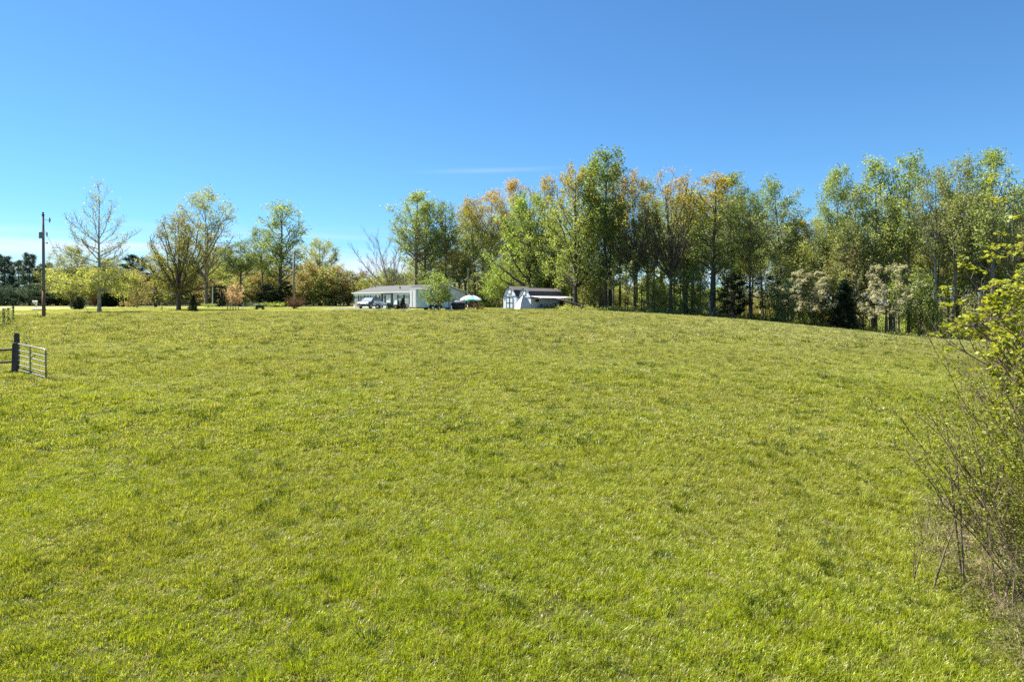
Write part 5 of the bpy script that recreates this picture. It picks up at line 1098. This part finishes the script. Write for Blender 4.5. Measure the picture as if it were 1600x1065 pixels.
# ------------------------------------------------------------------ near shrubs at the right of the picture
def stems_plant(name, seed, base, tips, r0, n2, n3, lpt, leaf, l2, twig, lf, bark, label, cat, mode='scatter', kids=0, up=.1, flat=0., narrow=.62, curv=.5, clus=.03, spread=.45, group=None, wob=.03):
    """a many-stemmed shrub: each stem runs from the base towards a tip; leaves sit on the twigs, or in umbels at their ends"""
    r = np.random.default_rng(seed)
    bx, by = base; bz = g(bx, by)
    T = np.array(tips, float) - np.array([bx, by, bz]); m = len(T)
    S = np.stack([r.normal(0, .12, m), r.normal(0, .12, m), np.full(m, -.1)], 1)
    v = np.linspace(0, 1, 9)[None, :, None]
    C = S * .5 + T * .5; C[:, 2] = S[:, 2] + (T[:, 2] - S[:, 2]) * curv
    P1 = S[:, None] * (1 - v) ** 2 + 2 * C[:, None] * v * (1 - v) + T[:, None] * v ** 2
    ln = np.linalg.norm(T - S, axis=1); P1[:, 1:] += (np.cumsum(r.normal(size=(m, 8, 3)), 1) * (ln * wob * .4)[:, None, None])
    r1 = r0 * r.uniform(.7, 1.15, m) * np.clip(ln / ln.max(), .5, 1)
    Vs, Fs, b = [], [], 0
    def put(P, Rd, k):
        nonlocal b
        V, Fq = tubes_batch(P, Rd, k); Vs.append(V); Fs.append(Fq + b); b += len(V)
    put(P1, r1[:, None] * np.linspace(1, .28, 9)[None], 6)
    P2, ln2, _ = children(r, P1, n2, .22, ln * l2, spread, up, 5, .12)
    r2 = np.clip(np.repeat(r1, n2) * .42, .0025, .02); put(P2, r2[:, None] * np.linspace(1, .4, 5)[None], 4)
    P3, ln3, _ = children(r, P2, n3, .2, np.full(len(P2), twig), spread * 1.2, up, 4, .12)
    r3 = np.clip(np.repeat(r2, n3) * .5, .0016, .006); put(P3, r3[:, None] * np.linspace(1, .45, 4)[None], 3)
    e = empty(name, (bx, by, bz), 0, label, cat, group)
    wm = quads_mesh(name + '_stems', np.concatenate(Vs), np.concatenate(Fs)); wm.materials.append(BARK[bark]); link('stems', wm, e)
    if lpt > 0:
        if mode == 'umbel':
            ends = np.concatenate([P3[:, -1], P2[:, -1]]); ends = ends[r.random(len(ends)) < .8]; n = len(ends)
            a = r.random((n, lpt)) * 6.283; q = np.sqrt(r.random((n, lpt))) * leaf * 1.35
            pts = ends[:, None] + np.stack([q * np.cos(a), q * np.sin(a), r.normal(0, leaf * .22, (n, lpt)) - q * .45 + leaf * .3], 2)
            V, Fq, ti = leaves_at(r, pts.reshape(-1, 3), leaf, .55, .75)
        else:
            M_ = len(P3); s = r.random((M_, lpt, 1)); pts = P3[:, 0][:, None] * (1 - s) + P3[:, -1][:, None] * s + r.normal(size=(M_, lpt, 3)) * clus
            V, Fq, ti = leaves_at(r, pts.reshape(-1, 3), leaf, flat, narrow)
        lm = quads_mesh(name + '_leaves', V, Fq, ti); lm.materials.append(LEAF[lf]); link('foliage', lm, e)
    return e
def P3d(px, py, D): return ((px - 800) / F * D, D, (HZ - py) / F * D)
def fan(seed, n, x0, x1, y0, y1, D0, D1):
    r = random.Random(seed); return [P3d(r.uniform(x0, x1), r.uniform(y0, y1), r.uniform(D0, D1)) for _ in range(n)]
# maple leaning in from beyond the picture edge
stems_plant('maple_tree', 1, (12.2, 13.6), [P3d(1497, 505, 12.6), P3d(1520, 470, 13.2), P3d(1512, 545, 12.2), P3d(1560, 440, 13.4), P3d(1590, 400, 13.6), P3d(1596, 370, 13.6), P3d(1592, 300, 13.7), P3d(1545, 520, 12.4),
    P3d(1580, 520, 12.0), P3d(1535, 425, 13.8), P3d(1610, 470, 12.8), P3d(1600, 560, 12.0), P3d(1625, 420, 13.2), P3d(1618, 335, 13.8), P3d(1570, 600, 11.8), P3d(1640, 520, 12.2), P3d(1650, 400, 13.5),
    P3d(1530, 490, 12.8), P3d(1550, 560, 12.1), P3d(1575, 470, 13), P3d(1595, 610, 11.6), P3d(1605, 520, 12.4), P3d(1560, 575, 12.5), P3d(1520, 520, 13)],
    .034, 9, 4, 12, .088, .20, .26, 'maple', 'twig', 'young maple reaching in from the picture edge with bright yellow green leaf umbels', 'tree', mode='umbel', curv=.68, spread=.5, wob=.05)
stems_plant('bare_shrub', 2, (13.0, 16.5), fan(4, 24, 1500, 1660, 470, 590, 14.8, 16.8) + fan(5, 6, 1475, 1520, 500, 560, 14.5, 15.5), .015, 8, 5, 2, .035, .28, .38, 'shrub', 'twig', 'grey leafless thicket behind the young maple', 'bush', curv=.6, wob=.05)
stems_plant('leaning_shrub', 3, (9.0, 11.7), [P3d(1424, 662, 12.0), P3d(1432, 690, 11.6), P3d(1446, 640, 12.2), P3d(1462, 625, 12.3), P3d(1450, 700, 11.4), P3d(1478, 660, 11.8), P3d(1490, 612, 12.4), P3d(1510, 640, 11.8), P3d(1470, 730, 11.2), P3d(1520, 690, 11.3), P3d(1455, 665, 11.8), P3d(1440, 720, 11.5)],
    .019, 8, 5, 6, .05, .26, .24, 'shrub', 'twig', 'twiggy shrub leaning over the meadow with fine new leaves', 'bush', curv=.42, wob=.03)
stems_plant('leafy_shrub', 4, (9.6, 11.6), fan(8, 26, 1490, 1650, 590, 740, 10.8, 12.6), .016, 7, 6, 6, .05, .28, .26, 'shrub', 'twig', 'fuller shrub with small green leaves under the young maple', 'bush', curv=.45, wob=.04)
stems_plant('green_shrub', 5, (8.9, 10.6), fan(10, 14, 1555, 1650, 715, 800, 10.0, 10.9), .009, 7, 6, 11, .042, .3, .2, 'maple', 'brown', 'low bright green shrub at the picture edge beneath the taller shrubs', 'bush', curv=.5)
stems_plant('sapling', 6, (7.55, 11.6), [P3d(1497, 700, 11.6), P3d(1480, 735, 11.4), P3d(1512, 760, 11.3)], .02, 7, 4, 5, .034, .24, .22, 'shrub', 'twig', 'pale straight sapling stem at the edge of the shrubs', 'sapling', curv=.62, wob=.012)
stems_plant('sapling', 7, (7.0, 12.0), [P3d(1450, 760, 12), P3d(1442, 790, 11.8), P3d(1462, 780, 12.1)], .011, 6, 4, 6, .032, .3, .18, 'yellow', 'brown', 'yellowish sapling on the meadow side of the shrubs', 'sapling', curv=.55, wob=.03)
stems_plant('sapling', 8, (8.05, 11.0), [P3d(1530, 720, 11.0), P3d(1548, 760, 10.8), P3d(1560, 700, 11.2)], .018, 7, 4, 5, .034, .28, .22, 'shrub', 'twig', 'sapling with curved trunk behind the dry grass', 'sapling', curv=.6, wob=.04)
stems_plant('bramble', 9, (8.9, 11.2), fan(14, 22, 1480, 1640, 760, 900, 9.9, 11.8), .008, 6, 4, 3, .032, .3, .25, 'shrub', 'brown', 'tangled brown bramble canes at the foot of the shrubs', 'bramble', curv=.85, spread=.6, wob=.08, up=-.05)
stems_plant('bramble', 10, (7.9, 9.9), fan(15, 22, 1530, 1650, 850, 1000, 9.2, 10.4), .007, 6, 4, 3, .03, .3, .22, 'shrub', 'twig', 'pale tangled bramble canes low at the picture corner', 'bramble', curv=.85, spread=.6, wob=.08, up=-.05)
# dry grass and low weeds at their feet
dry, t = newmat('dry_grass'); o = N(t, 'ShaderNodeOutputMaterial'); d = N(t, 'ShaderNodeBsdfDiffuse'); a = N(t, 'ShaderNodeAttribute', attribute_name='tint'); c = N(t, 'ShaderNodeValToRGB')
c.color_ramp.elements[0].color = (.16, .12, .07, 1); c.color_ramp.elements[1].color = (.40, .33, .22, 1); t.links.new(a.outputs['Fac'], c.inputs[0]); t.links.new(c.outputs[0], d.inputs[0]); t.links.new(d.outputs[0], o.inputs[0])
r = np.random.default_rng(91); n = 800; D = r.uniform(8.6, 15.5, n); ex = np.interp(D, [8, 9.3, 10.3, 11, 12, 14, 16], [7.2, 7.15, 7.45, 7.6, 7.75, 8.6, 10.2]); X = ex + np.abs(r.normal(0, 1.5, n)) - .25 * r.random(n)
s = r.uniform(.5, 1.3, n)
tag(scatter('dry_grass', np.stack([X, D, gz(X, D)], 1), np.stack([r.normal(0, .35, n), r.normal(0, .35, n), r.uniform(0, 6.28, n)], 1), np.stack([s, s, s * r.uniform(.5, 1.3, n)], 1), r.integers(0, 3, n), r.random(n),
    [tuft_mesh('dry_tuft%d' % i, 400 + i, 34, .16, .30, .006, 1.1) for i in range(3)], dry), label='straw coloured dead grass around the feet of the shrubs', cat='dry grass', kind='stuff')
n = 700; D = r.uniform(8.6, 16.5, n); ex = np.interp(D, [8, 9.3, 10.3, 12, 14, 17], [6.7, 6.8, 7.1, 7.5, 8.6, 10.6]); X = ex + np.abs(r.normal(0, 1.9, n)); s = r.uniform(.4, 1.1, n)
tag(scatter('weeds', np.stack([X, D, gz(X, D)], 1), np.stack([r.normal(0, .15, n), r.normal(0, .15, n), r.uniform(0, 6.28, n)], 1), np.stack([s, s, s], 1), r.integers(0, 3, n), r.random(n),
    [leafclump('weed_clump%d' % i, 420 + i, 70, .28, .34, .05) for i in range(3)], LEAF['shrub']), label='low green weeds among the feet of the shrubs', cat='weeds', kind='stuff')
# dry canes at the wood edge
stems_plant('dry_canes', 21, at(1112, 88.2), [P3d(1095 + 4.2 * i + random.Random(i).uniform(-5, 5), 488 - random.Random(i + 50).uniform(4, 24), 87.5 + random.Random(i + 9).uniform(0, 1.2)) for i in range(10)], .035, 4, 2, 0, .1, .3, .4, 'tan', 'pale', 'pale dry canes at the wood edge before the dark bushy evergreen', 'bush', curv=.55)
# the fallen leaning trunk beside the lean-to
tag(B().tube([P3d(868, 466, 95.5), P3d(890, 472, 95.2), P3d(912, 479, 95), P3d(930, 484.5, 94.8)], [.12, .16, .2, .24], 9).build('fallen_trunk', BARK['dark'], None, True), 'dark fallen trunk leaning from the lean-to roof to the massive tree', 'trunk')
